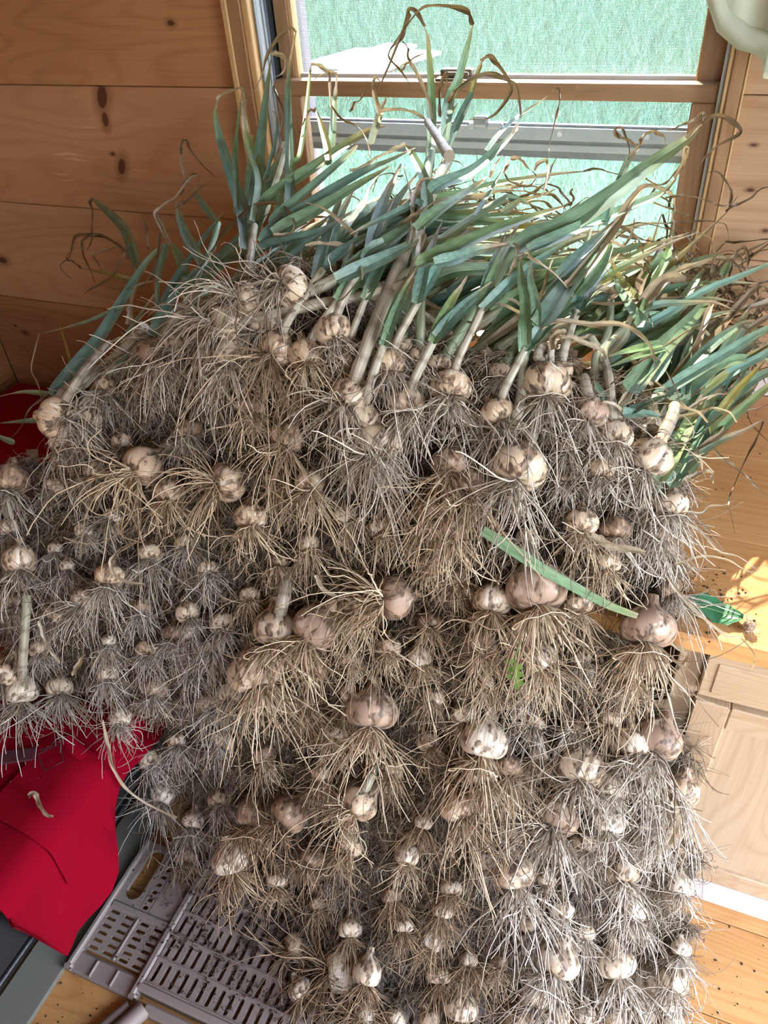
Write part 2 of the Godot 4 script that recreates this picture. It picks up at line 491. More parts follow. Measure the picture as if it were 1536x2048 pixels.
func make_window() -> void:
	var w := structure("window_1")
	var zc := WALL + 0.0195
	var piece := func(called: String, x0: float, x1: float, y0: float, y1: float, z0: float, z1: float, m: Material, bev: float, under: Node3D) -> Node3D:
		var s := Vector3(x1 - x0, y1 - y0, z1 - z0)
		return part(called, bx(Vector3((x0 + x1) / 2, (y0 + y1) / 2, (z0 + z1) / 2), s, bev, Basis(), off(), 1 if s.y > s.x else 0), m, under)
	var top := 1.93
	var low := 0.88
	for q in [["casing", -1.036, -1.006, M.trim, WALL, zc], ["edge_bead", -1.05, -1.036, M.stop, WALL, zc + 0.004], ["stop", -1.006, -0.99, M.stop, WALL - 0.01, zc - 0.006], ["jamb", -1.035, -0.99, M.alu_dark, -1.86, WALL - 0.01],
			["casing", -0.018, 0.006, M.trim, WALL, zc], ["edge_bead", 0.006, 0.0095, M.stop, WALL, zc + 0.002], ["stop", -0.026, -0.018, M.stop, WALL - 0.01, zc - 0.006], ["jamb", -0.018, 0.0, M.trim, -1.86, WALL - 0.01],
			["jamb_liner", -0.034, -0.026, M.vinyl, -1.745, WALL - 0.008], ["jamb_liner", -0.99, -0.984, M.vinyl, -1.735, -1.70], ["jamb_liner", -0.99, -0.982, M.alu, -1.70, -1.692], ["jamb_liner", -0.99, -0.980, M.alu, -1.722, -1.718], ["jamb_liner", -0.99, -0.980, M.gasket, -1.738, -1.732]]:
		piece.call(q[0], q[1], q[2], low, top, q[4], q[5], q[3], 0.002, w)
	piece.call("head_jamb", -1.05, 0.0095, top - 0.02, top + 0.03, -1.86, zc, M.trim, 0.002, w)
	piece.call("sill", -1.06, 0.02, low - 0.03, low + 0.012, -1.87, zc + 0.03, M.trim, 0.004, w)
	# the lower, inner sash
	var s1 := Node3D.new()
	s1.name = "lower_sash"
	w.add_child(s1)
	for q in [["stile", -0.984, -0.92, low + 0.01, 1.3845], ["stile", -0.079, -0.0345, low + 0.01, 1.3845], ["meeting_rail", -0.984, -0.0345, 1.385, 1.416], ["bottom_rail", -0.92, -0.079, low + 0.01, low + 0.075]]:
		piece.call(q[0], q[1], q[2], q[3], q[4], -1.768, -1.73, M.sash, 0.002, s1)
	piece.call("pane", -0.921, -0.078, low + 0.07, 1.386, -1.7505, -1.7485, M.glass, 0.0005, s1)
	var lock: Node3D = piece.call("sash_lock", -0.60, -0.545, 1.416, 1.421, -1.765, -1.737, M.latch, 0.002, s1)
	piece.call("lever", -0.585, -0.53, 1.421, 1.431, -1.758, -1.747, M.latch, 0.003, lock)
	piece.call("keeper", -0.60, -0.53, 1.418, 1.432, -1.80, -1.772, M.latch, 0.003, lock)
	# the upper, outer sash
	var s2 := Node3D.new()
	s2.name = "upper_sash"
	w.add_child(s2)
	for q in [["stile", -0.984, -0.95, 1.41, top - 0.02], ["stile", -0.078, -0.034, 1.41, top - 0.02], ["bottom_rail", -0.984, -0.034, 1.385, 1.4105], ["top_rail", -0.95, -0.078, top - 0.07, top - 0.02]]:
		piece.call(q[0], q[1], q[2], q[3], q[4], -1.806, -1.771, M.sash, 0.002, s2)
	piece.call("glazing_stop", -0.95, -0.941, 1.4105, top - 0.07, -1.80, -1.774, M.stop, 0.001, s2)
	piece.call("glazing_stop", -0.0815, -0.078, 1.4105, top - 0.07, -1.80, -1.774, M.stop, 0.001, s2)
	piece.call("glazing_bead", -0.95, -0.0815, 1.4105, 1.4205, -1.80, -1.785, M.vinyl, 0.001, s2)
	piece.call("pane", -0.951, -0.077, 1.41, top - 0.06, -1.7895, -1.7875, M.glass, 0.0005, s2)
	# the aluminium storm window outside, with its latch, its glass and its insect screen
	var s3 := Node3D.new()
	s3.name = "storm_window"
	w.add_child(s3)
	for q in [["frame", -1.0, -0.968, low, top, -1.86, -1.82, M.alu_dark], ["frame", -0.07, -0.02, low, top, -1.86, -1.82, M.alu_dark], ["frame", -0.968, -0.07, top - 0.03, top, -1.86, -1.82, M.alu_dark], ["frame", -0.968, -0.07, low, low + 0.03, -1.86, -1.82, M.alu_dark],
			["crossbar", -0.968, -0.07, 1.285, 1.311, -1.85, -1.826, M.alu], ["crossbar", -0.968, -0.07, 1.276, 1.285, -1.85, -1.838, M.alu_dark], ["crossbar", -0.968, -0.07, 1.262, 1.276, -1.85, -1.830, M.alu], ["crossbar", -0.968, -0.07, 1.246, 1.262, -1.85, -1.836, M.alu_dark], ["crossbar", -0.968, -0.07, 1.311, 1.316, -1.85, -1.834, M.gasket]]:
		piece.call(q[0], q[1], q[2], q[3], q[4], q[5], q[6], q[7], 0.0012, s3)
	var lug := MB.new()
	for q in [[-0.555, 1.311, 0.02, 0.012], [-0.535, 1.321, 0.034, 0.022], [-0.502, 1.313, 0.036, 0.012]]:
		lug.box(Vector3(q[0] + 0.012, q[1], -1.824), Vector3(q[2], q[3], 0.016), 0.004)
	part("latch", lug.mesh(), M.alu, s3)
	for x in [-0.345, -0.16]:
		var sc := CylinderMesh.new()
		sc.top_radius = 0.005
		sc.bottom_radius = 0.006
		sc.height = 0.004
		sc.radial_segments = 12
		part("screw", sc, M.vinyl, s3, Transform3D(Basis(Vector3.RIGHT, PI / 2), Vector3(x, 1.299, -1.825)))
	piece.call("pane", -0.969, -0.069, low + 0.02, top - 0.02, -1.841, -1.839, M.glass, 0.0005, s3)
	# insect screen: wires across the upper light
	var wires := MB.new()
	var y := 1.318
	while y < top - 0.03:
		wires.tube(PackedVector3Array([Vector3(-0.968, y, -1.812), Vector3(-0.07, y, -1.812)]), PackedFloat32Array([0.00033, 0.00033]), 4)
		y += 0.0021
	var x := -0.967
	while x < -0.07:
		wires.tube(PackedVector3Array([Vector3(x, 1.318, -1.812), Vector3(x, top - 0.03, -1.812)]), PackedFloat32Array([0.00016, 0.00016]), 3)
		x += 0.0021
	tag(part("insect_screen", wires.mesh(), M.mesh_screen, s3), "", "", "", "stuff")

func make_outdoors() -> void:
	var g := structure("ground")
	part("turf", bx(Vector3(0, -0.6, -5.0), Vector3(90, 0.1, 90), 0.001), M.turf, g)
	# tall uncut grass: tufts of bent blades
	var blade := MB.new()
	for k in 26:
		var a := rng.randf() * TAU
		var lean := rng.randf_range(0.05, 0.6)
		var len := rng.randf_range(0.16, 0.42)
		var wd := rng.randf_range(0.003, 0.0065)
		var at := Vector3(rng.randf_range(-0.16, 0.16), 0, rng.randf_range(-0.16, 0.16))
		var out := Vector3(cos(a), 0, sin(a))
		var side := Vector3(-sin(a), 0, cos(a)) * wd
		var col := Color(0.026, 0.085, 0.05).lerp(Color(0.072, 0.17, 0.11), rng.randf())
		if rng.randf() < 0.26:
			col = Color(0.24, 0.38, 0.28)
		blade.tint = col
		var k0 := blade.v.size()
		for r in 5:
			var q := r / 4.0
			var p := at + Vector3.UP * len * (q - 0.35 * lean * q * q) + out * len * lean * q * q
			var nn := (out * -0.5 + Vector3.UP * 0.8).normalized()
			blade.put(p - side * (1.0 - q * 0.9), nn, Vector2(0, q))
			blade.put(p + side * (1.0 - q * 0.9), nn, Vector2(1, q))
		blade.grid(k0, 5, 2)
	var mm := MultiMesh.new()
	mm.transform_format = MultiMesh.TRANSFORM_3D
	mm.use_colors = true
	mm.mesh = blade.mesh()
	mm.mesh.surface_set_material(0, M.grass)
	var spots := []
	var cl := noise(77, 0.25, 2)
	for k in 26000:
		var d := 3.0 + 25.0 * pow(rng.randf(), 1.4)
		var a := deg_to_rad(rng.randf_range(-62.0, 12.0))
		var p := Vector3(sin(a) * d, -0.55, -1.6 - cos(a) * d)
		if p.z > -2.6:
			continue
		if Vector2(p.x + 5.2, p.z + 11.8).length() < 1.15:
			continue
		spots.append(p)
	mm.instance_count = spots.size()
	for k in spots.size():
		var p: Vector3 = spots[k]
		var q := 0.5 + 0.5 * cl.get_noise_2d(p.x * 4.0, p.z * 4.0)
		mm.set_instance_transform(k, Transform3D(Basis(Vector3.UP, rng.randf() * TAU).scaled(Vector3.ONE * rng.randf_range(0.7, 1.3)), p))
		mm.set_instance_color(k, Color(0.8 + 0.25 * q, 0.85 + 0.2 * q, 0.8 + 0.35 * rng.randf()))
	var gm := MultiMeshInstance3D.new()
	gm.name = "grass"
	gm.multimesh = mm
	add_child(gm)
	tag(gm, "tall uncut pale green grass in the field outside the window", "grass", "", "stuff")
	# white boards lying in the grass
	var th := thing("white_board_stack", "sunlit white boards lying overlapped in the grass outside the window", "boards", Vector3(-5.2, -0.55, -11.8))
	for k in 3:
		var b := Basis(Vector3.UP, [-0.27, -0.24, -0.30][k])
		part("board", bx(Vector3([-0.42, 0.07, 0.52][k], [0.30, 0.34, 0.30][k], [0.05, -0.1, 0.2][k]), Vector3(0.56, 0.05, 1.75), 0.006, b), M.white_board, th)
	for k in 2:
		part("trestle", bx(Vector3(0.05, 0.14, [-0.5, 0.5][k]), Vector3(1.3, 0.28, 0.1), 0.01), M.post, th)
	# a blue tarpaulin hung beside a weathered post just outside the window's edge
	var tarp := MB.new()
	var k0 := tarp.v.size()
	for r in 14:
		for q in 9:
			tarp.put(Vector3(-1.78 + q * 0.055, 2.6 - r * 0.2, -2.5 + 0.012 * sin(q * 1.7 + r * 0.3)), Vector3.BACK, Vector2(q, r))
	tarp.grid_normals(k0, 14, 9, false)
	tarp.grid(k0, 14, 9)
	tag(part(numbered("tarpaulin"), tarp.mesh(), M.tarp, self), "blue tarpaulin hanging outside at the window's edge", "tarpaulin")
	tag(part(numbered("fence_post"), bx(Vector3(-1.305, 1.0, -2.5), Vector3(0.04, 3.2, 0.05), 0.006), M.post, self), "weathered purplish post standing beside the blue tarpaulin", "post")
	# dark bushes added to stand for tree shade on the far grass
	for k in 3:
		var h := thing("tree_shade_bush", "dark bush added for tree shade on the far grass, above the highest arched leaves", "bush", Vector3(-9.6 + k * 3.4, -0.55, -22.6 - (k % 2) * 0.6), "dark bushes added for tree shade on the far grass")
		var mb := MB.new()
		var nz := noise(200 + k, 0.55, 3)
		var at := mb.v.size()
		for r in 15:
			for q in 24:
				var th2 := PI * r / 14.0
				var ph := TAU * q / 24.0
				var dir := Vector3(sin(th2) * cos(ph), cos(th2), sin(th2) * sin(ph))
				var rad := 0.95 + 0.25 * nz.get_noise_3d(dir.x * 3.0, dir.y * 3.0, dir.z * 3.0)
				mb.put(Vector3(dir.x * 1.6, 1.0 + dir.y * 1.3, dir.z * 1.4) * rad, dir, Vector2())
		mb.grid_normals(at, 15, 24, true, true)
		mb.grid(at, 15, 24, true)
		part("foliage", mb.mesh(), mat(Color8(50, 78, 66), 0.9), h)

func make_counter() -> void:
	var wt := thing("worktop", "honey pine worktop under the window, its bare end strewn with soil crumbs", "worktop", Vector3(0.135, COUNTER, -1.29))
	var zs := [-1.667, -1.41, -1.15, -0.9]
	for k in 3:
		var d: float = zs[k + 1] - zs[k]
		part("board", bx(Vector3(0, -0.018, (zs[k] + zs[k + 1]) / 2 + 1.29), Vector3(2.23, 0.036, d - 0.0004), 0.0016, Basis(), off(), 0), M.counter, wt)
	tag(part(numbered("backsplash"), bx(Vector3(0.7, COUNTER + 0.026, WALL + 0.012), Vector3(1.1, 0.052, 0.018), 0.002), M.primed, self), "low pale strip along the wall at the back of the worktop", "backsplash")
	var c := thing("base_cabinet", "pale birch base cabinet with a drawer above a panelled door beside the garlic", "cabinet", Vector3(0.6, 0, -0.93))
	var piece := func(called: String, x0: float, x1: float, y0: float, y1: float, z0: float, z1: float, m: Material, grain: int, under: Node3D) -> Node3D:
		return part(called, bx(Vector3((x0 + x1) / 2 - 0.6, (y0 + y1) / 2, (z0 + z1) / 2 + 0.93), Vector3(x1 - x0, y1 - y0, z1 - z0), 0.0022, Basis(), off(), grain), m, under)
	for q in [["side_panel", 0.086, 0.104, 0.0, 0.781, -1.66, -0.945, M.birch, 2], ["side_panel", 1.09, 1.108, 0.0, 0.781, -1.66, -0.945, M.birch, 2], ["back_panel", 0.104, 1.09, 0.0, 0.781, -1.66, -1.65, M.birch, 0], ["bottom", 0.104, 1.09, 0.085, 0.1, -1.65, -0.945, M.birch, 0],
			["face_stile", 0.086, 0.128, 0.1, 0.781, -0.945, -0.927, M.birch, 1], ["face_stile", 0.60, 0.64, 0.1, 0.781, -0.945, -0.927, M.birch, 1], ["face_stile", 1.07, 1.108, 0.1, 0.781, -0.945, -0.927, M.birch, 1], ["face_rail", 0.128, 1.07, 0.76, 0.781, -0.945, -0.927, M.birch, 0], ["face_rail", 0.128, 1.07, 0.645, 0.685, -0.945, -0.9275, M.birch, 0], ["face_rail", 0.128, 1.07, 0.1, 0.125, -0.945, -0.9275, M.birch, 0],
			["plinth", 0.086, 1.108, 0.0, 0.078, -0.945, -0.918, M.primed, 0], ["plinth_bead", 0.086, 1.108, 0.080, 0.099, -0.945, -0.922, M.primed, 0]]:
		piece.call(q[0], q[1], q[2], q[3], q[4], q[5], q[6], q[7], q[8], c)
	for x in [0.126, 0.632]:
		var dr: Node3D = piece.call("drawer", x, x + 0.47, 0.676, 0.774, -0.926, -0.906, M.oak, 0, c)
		piece.call("raised_field", x + 0.018, x + 0.452, 0.690, 0.762, -0.908, -0.9035, M.oak, 0, dr)
		var door := Node3D.new()
		door.name = "door"
		c.add_child(door, true)
		for q in [["stile", x, x + 0.056, 0.105, 0.660, 1], ["stile", x + 0.414, x + 0.47, 0.105, 0.660, 1], ["rail", x + 0.0565, x + 0.4135, 0.604, 0.660, 0], ["rail", x + 0.0565, x + 0.4135, 0.105, 0.161, 0]]:
			piece.call(q[0], q[1], q[2], q[3], q[4], -0.926, -0.906, M.oak, q[5], door)
		piece.call("panel", x + 0.05, x + 0.42, 0.155, 0.61, -0.924, -0.914, M.birch, 1, door)
	tag(part(numbered("leg_panel"), bx(Vector3(-0.94, 0.39, -1.34), Vector3(0.03, 0.78, 0.62), 0.002, Basis(), off()), M.birch, self), "upright panel carrying the worktop's hidden end behind the heap", "panel")

func make_bench() -> void:
	var b := thing("bench", "black leather bench under the red jacket beside the garlic heap", "bench", Vector3(-1.58, 0, -0.75))
	part("base", bx(Vector3(0, 0.10, 0), Vector3(1.02, 0.20, 1.7), 0.012), M.leather, b)
	part("cushion", bx(Vector3(0.06, 0.295, 0), Vector3(1.14, 0.205, 1.72), 0.045), M.leather, b)
	var pipe := MB.new()
	pipe.tube(PackedVector3Array([Vector3(0.615, 0.205, -0.84), Vector3(0.622, 0.205, 0), Vector3(0.615, 0.205, 0.84)]), PackedFloat32Array([0.006, 0.006, 0.006]), 6)
	part("piping", pipe.mesh(), M.leather, b)
	tag(part(numbered("floor_board_strip"), bx(Vector3(-1.02, 0.006, -0.55), Vector3(0.092, 0.012, 1.3), 0.002), M.mat_board, self), "worn grey board on the floor between the black bench and white crate", "board")
	# the red jacket: spread on the seat, its skirt hanging over the edge to a point, one sleeve rolled at the end
	var j := thing("jacket", "red wool jacket spread over the black bench with a pointed hanging corner", "jacket", Vector3(-0.98, 0.42, -0.5))
	var m := MB.new()
	var nz := noise(301, 2.2, 3)
	# columns run along the bench (z), rows from the far side of the seat over its edge to the hem
	var zs := []
	var hem := []
	for k in 40:
		var q := k / 39.0
		var z := lerpf(-0.270, -1.62, pow(q, 1.35))
		zs.append(z)
		var h := 0.42
		if z > -0.315:
			h = lerpf(0.378, 0.10, clampf((z + 0.270) / -0.045, 0.0, 1.0))
		elif z > -0.46:
			h = lerpf(0.10, 0.235, (z + 0.315) / -0.145)
		elif z > -0.66:
			h = lerpf(0.235, 0.37, (z + 0.46) / -0.20)
		else:
			h = 0.40
		hem.append(h)
	var at := m.v.size()
	for k in 40:
		var z: float = zs[k]
		for r in 34:
			var q := r / 33.0
			var x: float
			var y: float
			if q < 0.5:
				x = lerpf(-2.05, -0.965, q / 0.5)
				y = 0.418 + 0.10 * smoothstep(-0.9, -1.5, z) * smoothstep(-1.2, -1.7, x)
				y += 0.018 * (nz.get_noise_2d(x * 1.3, z * 1.3) + 0.5)
			elif q < 0.64:
				var a := (q - 0.5) / 0.14 * PI / 2
				x = -0.965 + 0.045 * sin(a)
				y = 0.378 + 0.045 * cos(a)
			else:
				var e := (q - 0.64) / 0.36
				y = lerpf(0.378, minf(hem[k], 0.378), e)
				x = -0.92 + 0.03 * e * sin(z * 26.0 + 0.8) + 0.02 * e + 0.012 * nz.get_noise_2d(z * 2.5, y * 2.5)
			m.put(Vector3(x, y, z + 0.006 * sin(q * 9.0)) - j.position, Vector3.UP, Vector2(z, q))
	m.grid_normals(at, 40, 34, false)
	m.grid(at, 40, 34)
	# its thickness: the same sheet again, a few millimetres inside
	var top_n := m.v.size()
	for k in 40 * 34:
		m.put(m.v[at + k] - m.n[at + k] * 0.004, -m.n[at + k], m.t[at + k])
	m.grid(top_n, 40, 34)
	part("body", m.mesh(), M.red, j)
	# lapel flap lying over the edge
	var f := MB.new()
	var fa := f.v.size()
	for k in 12:
		for r in 16:
			var q := r / 15.0
			var z := -0.40 - 0.017 * k + 0.02 * q
			var x := lerpf(-1.07, -0.922, minf(1.0, q / 0.55)) + 0.012 * maxf(0.0, q - 0.5)
			var y := 0.437 - 0.02 * smoothstep(0.35, 0.55, q) - maxf(0.0, q - 0.5) * (0.26 - 0.002 * absf(k - 3.0) * absf(k - 3.0))
			f.put(Vector3(x + 0.006 + 0.006 * smoothstep(0.3, 0.6, q), y + 0.003 * sin(k * 0.9), z) - j.position, Vector3.UP, Vector2(k, r))
	f.grid_normals(fa, 12, 16, false)
	f.grid(fa, 12, 16)
	part("lapel", f.mesh(), M.red, j)
	var sl := MB.new()
	sl.tube(PackedVector3Array([Vector3(-1.02, 0.435, -0.585), Vector3(-0.975, 0.425, -0.565), Vector3(-0.935, 0.385, -0.54), Vector3(-0.925, 0.32, -0.515), Vector3(-0.925, 0.265, -0.50), Vector3(-0.93, 0.24, -0.495)]), PackedFloat32Array([0.012, 0.020, 0.024, 0.026, 0.024, 0.008]), 14)
	for k in sl.v.size():
		sl.v[k] -= j.position
	part("sleeve", sl.mesh(), M.red, j)
	var th := MB.new()
	for run in [[Vector2(-1.045, -0.53), Vector2(-1.005, -0.505), Vector2(-0.985, -0.535), Vector2(-1.02, -0.565), Vector2(-1.045, -0.53)], [Vector2(-1.05, -0.54), Vector2(-1.03, -0.55), Vector2(-1.035, -0.565), Vector2(-1.02, -0.57), Vector2(-1.03, -0.585)]]:
		var pts := PackedVector3Array()
		var rad := PackedFloat32Array()
		for q in run:
			pts.append(Vector3(q.x, 0.448, q.y) - j.position)
			rad.append(0.0016)
		th.tube(pts, rad, 5)
	part("embroidery", th.mesh(), M.thread, j)
	part("collar_patch", bx(Vector3(-1.085, 0.444, -0.515) - j.position, Vector3(0.07, 0.006, 0.03), 0.002, Basis(Vector3.UP, 0.5)), M.maroon, j)

# a moulded panel of a folding crate: a rim, feet, and a plate pierced by rounded slots
func slotted(m: MB, x0: float, z0: float, x1: float, z1: float, y: float, nx: int, nz: int, fx: float, fz: float, th := 0.004) -> void:
	var cx := (x1 - x0) / nx
	var cz := (z1 - z0) / nz
	for a in nx:
		for b in nz:
			var mid := Vector3(x0 + (a + 0.5) * cx, y, z0 + (b + 0.5) * cz)
			var hx := cx * fx / 2
			var hz := cz * fz / 2
			var r := minf(hx, hz)
			var inner := []
			var outer := []
			for k in 16:
				var an := TAU * (k + 0.5) / 16.0
				var dx := cos(an)
				var dz := sin(an)
				inner.append(mid + Vector3(signf(dx) * (hx - r) + dx * r, 0, signf(dz) * (hz - r) + dz * r))
				var far := 1.0 / maxf(absf(dx), absf(dz))
				outer.append(mid + Vector3(clampf(dx * far, -1, 1) * cx / 2, 0, clampf(dz * far, -1, 1) * cz / 2))
			# put the square's corners in
			for q in [[1, 2, 1, 1], [5, 6, -1, 1], [9, 10, -1, -1], [13, 14, 1, -1]]:
				outer[q[0]] = mid + Vector3(q[2] * cx / 2, 0, q[3] * cz / 2)
				outer[q[1]] = outer[q[0]]
			for k in 16:
				var l := (k + 1) % 16
				m.quad(inner[k], inner[l], outer[l], outer[k], Vector3.UP)
				var nn: Vector3 = (mid - (inner[k] + inner[l]) / 2).normalized()
				m.quad(inner[k], inner[l], inner[l] - Vector3.UP * th, inner[k] - Vector3.UP * th, nn)

func make_crates() -> void:
	var o := Vector3(-0.878, 0, -0.46)
	var t := thing("plastic_crate", "narrow white plastic crate end panel with a hand hole, flat on the floor", "crate", o)
	var m := MB.new()
	m.box(Vector3(-0.081, 0.017, 0), Vector3(0.012, 0.034, 0.29), 0.003)
	m.box(Vector3(0.081, 0.017, 0), Vector3(0.012, 0.034, 0.29), 0.003)
	m.box(Vector3(0.0, 0.017, 0.005), Vector3(0.15, 0.022, 0.016), 0.003)
	part("rim", m.mesh(), M.plastic, t)
	var s := MB.new()
	slotted(s, -0.075, 0.012, 0.0, 0.105, 0.024, 2, 6, 0.68, 0.44)
	slotted(s, 0.004, 0.012, 0.075, 0.105, 0.024, 2, 6, 0.68, 0.44)
	s.box(Vector3(0.002, 0.024, 0.058), Vector3(0.006, 0.008, 0.094), 0.002)
	part("slotted_plate", s.mesh(), M.plastic, t)
	var h := MB.new()
	slotted(h, -0.075, -0.145, -0.01, -0.003, 0.026, 1, 1, 0.62, 0.84, 0.012)
	slotted(h, -0.01, -0.145, 0.014, -0.003, 0.024, 1, 8, 0.6, 0.5)
	part("hand_hole_plate", h.mesh(), M.plastic, t)
	part("web", bx(Vector3(0.045, 0.022, -0.075), Vector3(0.062, 0.006, 0.142), 0.002), M.plastic, t)
	var f := MB.new()
	f.box(Vector3(0.0, 0.012, 0.13), Vector3(0.178, 0.020, 0.042), 0.005)
	for k in 4:
		f.box(Vector3(-0.08 + k * 0.053, 0.022, 0.132), Vector3(0.005, 0.012, 0.034), 0.002)
	f.box(Vector3(-0.083, 0.020, 0.145), Vector3(0.022, 0.018, 0.014), 0.005)
	f.box(Vector3(0.081, 0.020, 0.145), Vector3(0.022, 0.018, 0.014), 0.005)
	part("hinge_lip", f.mesh(), M.plastic, t)
	var t2 := thing("plastic_crate", "large white plastic crate base of long slots, soiled, half under the garlic heap", "crate", Vector3(-0.40, 0, -0.54))
	var b := MB.new()
	slotted(b, -0.385, -0.2, 0.36, 0.195, 0.030, 34, 8, 0.46, 0.80, 0.012)
	part("slotted_plate", b.mesh(), M.plastic, t2)
	var rim := MB.new()
	rim.box(Vector3(-0.394, 0.017, 0), Vector3(0.014, 0.034, 0.42), 0.004)
	rim.box(Vector3(0.37, 0.017, 0), Vector3(0.014, 0.034, 0.42), 0.004)
	rim.box(Vector3(-0.01, 0.017, 0.205), Vector3(0.78, 0.034, 0.018), 0.004)
	rim.box(Vector3(-0.01, 0.017, -0.205), Vector3(0.78, 0.034, 0.018), 0.004)
	part("rim", rim.mesh(), M.plastic, t2)
	var ribs := MB.new()
	for k in 9:
		ribs.box(Vector3(-0.01, 0.030, -0.2 + k * 0.0494), Vector3(0.755, 0.010, 0.003), 0.001)
	part("cross_ribs", ribs.mesh(), M.plastic, t2)
	var t3 := thing("plastic_crate", "white plastic crate side panel with a rounded post at the frame's bottom edge", "crate", Vector3(-0.60, 0, -0.2))
	var p := MB.new()
	p.tube(PackedVector3Array([Vector3(-0.235, 0.024, 0.06), Vector3(-0.158, 0.026, -0.105)]), PackedFloat32Array([0.018, 0.018]), 14, PackedColorArray(), true)
	p.tube(PackedVector3Array([Vector3(-0.275, 0.016, 0.06), Vector3(-0.195, 0.016, -0.10)]), PackedFloat32Array([0.012, 0.012]), 12, PackedColorArray(), true)
	part("post", p.mesh(), M.plastic, t3)
	var q := MB.new()
	q.box(Vector3(0.05, 0.019, -0.105), Vector3(0.42, 0.026, 0.022), 0.004)
	slotted(q, -0.12, -0.085, 0.26, 0.12, 0.026, 16, 7, 0.66, 0.5)
	part("slotted_plate", q.mesh(), M.plastic, t3)

func make_curtain() -> void:
	var o := thing("curtain", "pale cream cloth hanging down over the window's upper corner", "curtain", Vector3(0.02, 1.55, -1.5))
	var low := [Vector3(-0.20, 1.78, -1.5), Vector3(-0.115, 1.66, -1.5), Vector3(-0.074, 1.578, -1.5), Vector3(-0.05, 1.535, -1.5), Vector3(-0.015, 1.512, -1.49), Vector3(0.012, 1.507, -1.48), Vector3(0.025, 1.500, -1.47), Vector3(0.031, 1.478, -1.46), Vector3(0.06, 1.475, -1.45), Vector3(0.12, 1.50, -1.45), Vector3(0.2, 1.49, -1.46)]
	var m := MB.new()
	var at := m.v.size()
	for k in low.size() * 4 - 3:
		var a: Vector3 = low[k / 4]
		var b: Vector3 = low[mini(k / 4 + 1, low.size() - 1)]
		var p := a.lerp(b, (k % 4) / 4.0)
		for r in 16:
			var q := r / 15.0
			var up := p + Vector3(0.10 * q * q, q * 0.5, 0.02 * sin(k * 0.55 + q * 2.0) * minf(1.0, q * 4.0) - 0.02 * q)
			m.put(up - o.position, Vector3.BACK, Vector2(k, r))
	var rows := low.size() * 4 - 3
	m.grid_normals(at, rows, 16, false, true)
	m.grid(at, rows, 16)
	part("cloth", m.mesh(), M.curtain, o)
	# the inner fold, turned towards the glass along the lower left edge
	var f := MB.new()
	var fa := f.v.size()
	for k in 25:
		var a: Vector3 = low[k / 4]
		var b: Vector3 = low[k / 4 + 1]
		var p := a.lerp(b, (k % 4) / 4.0)
		for r in 8:
			var an := r / 7.0 * PI * 1.1
			f.put(p + Vector3(0.006 * (1.0 - cos(an)), 0.016 * (1.0 - cos(an)), 0.022 * sin(an)) - o.position, Vector3.BACK, Vector2(k, r))
	f.grid_normals(fa, 25, 8, false, true)
	f.grid(fa, 25, 8)
	part("rolled_edge", f.mesh(), M.curtain, o)

# ---------------------------------------------------------------- garlic
func curve(pts: Array, n: int) -> PackedVector3Array:
	var out := PackedVector3Array()
	var last := pts.size() - 1
	for k in n:
		var u := float(k) / (n - 1) * last
		var s := mini(int(u), last - 1)
		var f := u - s
		var b: Vector3 = pts[s]
		var c: Vector3 = pts[s + 1]
		var a: Vector3 = pts[s - 1] if s > 0 else b * 2.0 - c
		var d: Vector3 = pts[s + 2] if s + 2 <= last else c * 2.0 - b
		out.append(b.cubic_interpolate(c, a, d, f))
	return out

const PROFILE := [[0.0, -0.58], [0.16, -0.60], [0.24, -0.66], [0.40, -0.70], [0.66, -0.66], [0.87, -0.50], [0.98, -0.24], [1.0, 0.02], [0.95, 0.28], [0.80, 0.52], [0.58, 0.72], [0.40, 0.88], [0.29, 1.05], [0.24, 1.25], [0.22, 1.42]]

func make_bulb(s: int) -> ArrayMesh:
	rng.seed = 900 + s
	var m := MB.new()
	var rows := 27
	var cols := 36
	var cloves := rng.randi_range(5, 8)
	var ph := rng.randf() * TAU
	var deep := rng.randf_range(0.03, 0.11)
	var flat := rng.randf_range(0.84, 1.02)
	var lop := rng.randf_range(-0.10, 0.10)
	var nz := noise(400 + s, 0.9, 2)
	for r in rows:
		var u := float(r) / (rows - 1) * (PROFILE.size() - 1)
		var k := mini(int(u), PROFILE.size() - 2)
		var f := u - k
		var pa: Array = PROFILE[maxi(k - 1, 0)]
		var pb: Array = PROFILE[k]
		var pc: Array = PROFILE[k + 1]
		var pd: Array = PROFILE[mini(k + 2, PROFILE.size() - 1)]
		var rad := cubic_interpolate(pb[0], pc[0], pa[0], pd[0], f)
		var y := cubic_interpolate(pb[1], pc[1], pa[1], pd[1], f) * flat
		for q in cols:
			var th := TAU * q / cols
			var lobe := absf(sin(th * cloves / 2.0 + ph + 0.35 * sin(th)))
			var amount := deep * smoothstep(0.25, 0.7, rad)
			var rr := rad * (1.0 - amount * (1.0 - pow(lobe, 0.55)) + 0.05 * nz.get_noise_3d(cos(th), y, sin(th)))
			var lean := lop * (y + 0.6)
			m.put(Vector3(cos(th) * rr + lean, y, sin(th) * rr * (1.0 - 0.5 * absf(lop))), Vector3.UP, Vector2(float(q) / cols, float(r) / (rows - 1)))
	m.grid_normals(0, rows, cols, true)
	# the texture's seam needs a closing column: uv of the wrap is kept by a doubled column
	var w := MB.new()
	for r in rows:
		for q in cols + 1:
			var k := r * cols + q % cols
			w.put(m.v[k], -m.n[k], Vector2(float(q) / cols, float(r) / (rows - 1)))
	for k in w.n.size():
		if w.n[k].dot(Vector3(w.v[k].x, 0, w.v[k].z)) + w.n[k].y * w.v[k].y * 0.5 < 0.0:
			w.n[k] = -w.n[k]
	w.grid(0, rows, cols + 1)
	return w.mesh()

